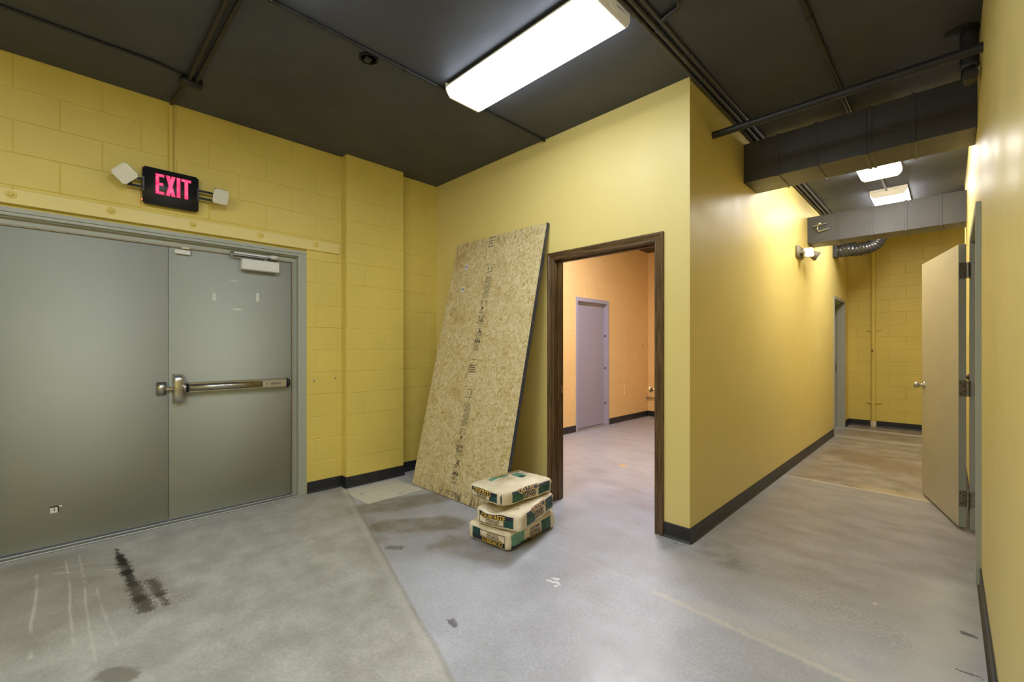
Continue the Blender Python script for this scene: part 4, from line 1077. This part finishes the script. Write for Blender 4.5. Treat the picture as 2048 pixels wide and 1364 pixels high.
def side_print_bold(g, bag, f):
    c = bag.c; B = bag.b; L, Rr = -B + .065, B - .02; mid = .0
    quad(g, bag, f, L, Rr, c * .74, c * .93, M['navy'], n=30)
    quad(g, bag, f, L, L + .12, c * .15, c * .76, M['green'], n=9); quad(g, bag, f, Rr - .13, Rr, c * .15, c * .76, M['ltgreen'], n=9)
    btext(g, bag, f, 'QUIKRETE', .045, mid, c * .80, M['navy'], .0022, bold=.004, arch=.005, sx=.85)
    btext(g, bag, f, 'QUIKRETE', .045, mid, c * .80, M['yellowink'], .0030, arch=.005, sx=.85)
    btext(g, bag, f, 'STUCCO', .034, mid, c * .52, M['brownink'], .0022, bold=.002, sx=.85)
    btext(g, bag, f, 'BASE COAT', .022, mid, c * .28, M['navy'], bold=.001)
def top_print(g, bag, f):
    # logo band along the bag on the far half, green patch and small print
    quad(g, bag, f, -.115, -.075, -.13, .05, M['ltgreen'], n=8)
    btext(g, bag, f, 'QUIKRETE', .060, -.122, .06, M['brownink'], .0022, rot=PI / 2, bold=.003); btext(g, bag, f, 'QUIKRETE', .060, -.122, .06, M['goldink'], .0030, rot=PI / 2)
    quad(g, bag, f, -.085, .015, .075, .15, M['ltgreen'], n=8); quad(g, bag, f, -.02, .02, .09, .13, M['teal'], n=4, out=.0018)
    quad(g, bag, f, -.050, -.046, -.11, .02, M['redink'], n=8)
    for k in range(5): quad(g, bag, f, -.036 + k * .010, -.034 + k * .010, -.10 - .004 * k, .03, M['tanink'], n=8)
    btext(g, bag, f, 'BASE COAT', .02, -.05, .205, M['blueink'], rot=PI / 2)
def corner_tear(g, bag, f):
    n = 12; vs = []
    for i in range(n + 1):
        z = bag.c * (.90 - .78 * i / n); wv = .003 * math.sin(i * 2.3); wd = .0045 * math.sin(PI * (i + .6) / (n + 1.2)) + .0012
        for k in (-1, 1):
            q = -.010 + wv + k * wd; vs.append(bag.pt(bag.a - max(0, -q), -bag.b + max(0, q), z, .0022))
    g.add(vs, [(2 * i, 2 * i + 1, 2 * i + 3, 2 * i + 2) for i in range(n)], M['ink'])
def top_print_mid(g, bag, f):
    btext(g, bag, f, 'BASE COAT', .048, .055, .11, M['blueink'], rot=-PI / 2, bold=.002)
    btext(g, bag, f, 'Scratch & Brown', .022, .095, .10, M['brownink'], rot=-PI / 2)
    btext(g, bag, f, 'STUCCO', .026, .015, .12, M['brownink'], rot=-PI / 2)
def scrawl(g, bag, f):
    for k, (u, v, l_, r_) in enumerate(((.085, -.165, .03, .5), (.10, -.155, .02, -.7), (.075, -.175, .02, 1.4))):      # scrawl by the corner
        n = 8; vs = []
        for i in range(n + 1):
            t = i / n - .5; uu = u + l_ * t * math.cos(r_) + .006 * math.sin(i * 1.3); vv = v + l_ * t * math.sin(r_)
            vs += [bag.face('top', uu, vv, .002), bag.face('top', uu + .003, vv + .002, .002)]
        g.add(vs, [(2 * i, 2 * i + 1, 2 * i + 3, 2 * i + 2) for i in range(n)], M['ink'])
def sag1(p): p.z += .003 * mnoise.noise(p * 5) * p.z / .1; return p
def sag2(p):
    # dip across the near part of the top where the upper bag presses, high right back
    zt = p.z / .125
    p.z += zt * (-.040 * math.exp(-((p.x + .05) / .06) ** 2 - ((p.y + .17) / .09) ** 2) + .012 * math.exp(-((p.x + .15) / .04) ** 2 - ((p.y + .25) / .06) ** 2) + .016 * (p.y / .28) * .5 - .004 * math.exp(-((p.x + .06) / .16) ** 2 - ((p.y - .02) / .24) ** 2))
    return p
def sag3(p):
    zt = 1 - p.z / .13
    p.z += zt * .012 * (p.y / .27) ** 2 * (1 if p.y < 0 else -.5) + .004 * mnoise.noise(p * 6)
    return p
b1 = Bag(.180, .266, .120, sag1, 1.3, True, .003); b2 = Bag(.168, .256, .116, sag2, 5.1, False, .004); b3 = Bag(.165, .252, .098, sag3, 9.7)
bag_object(b1, 'cement_bag', (-2.205, 2.238, .003), math.radians(6), 'tan cement bag at the bottom of the stack, its print upside down', [('end', end_print, 'end panel printed upside down'), ('side', side_print_bold, 'green and navy side panel printed upside down')])
bag_object(b2, 'cement_bag', (-2.158, 2.225, .134), math.radians(15), 'creased cream cement bag in the middle of the stack', [('end', end_print, 'navy and green end panel'), ('side', side_print, 'navy and green side panel'), ('top', top_print_mid, 'dark lettering on the top'), ('top', scrawl, 'dark scrawl by the near corner')])
bag_object(b3, 'cement_bag', (-2.226, 2.245, .263), math.radians(0), 'plump cream cement bag on top of the stack', [('end', end_print, 'navy and green end panel'), ('side', side_print, 'slate and green side panel'), ('top', top_print, 'green and gold print on the top'), ('side', corner_tear, 'dark split along the near corner fold')])

for o in bpy.data.objects:
    if '_o' in o: del o['_o']
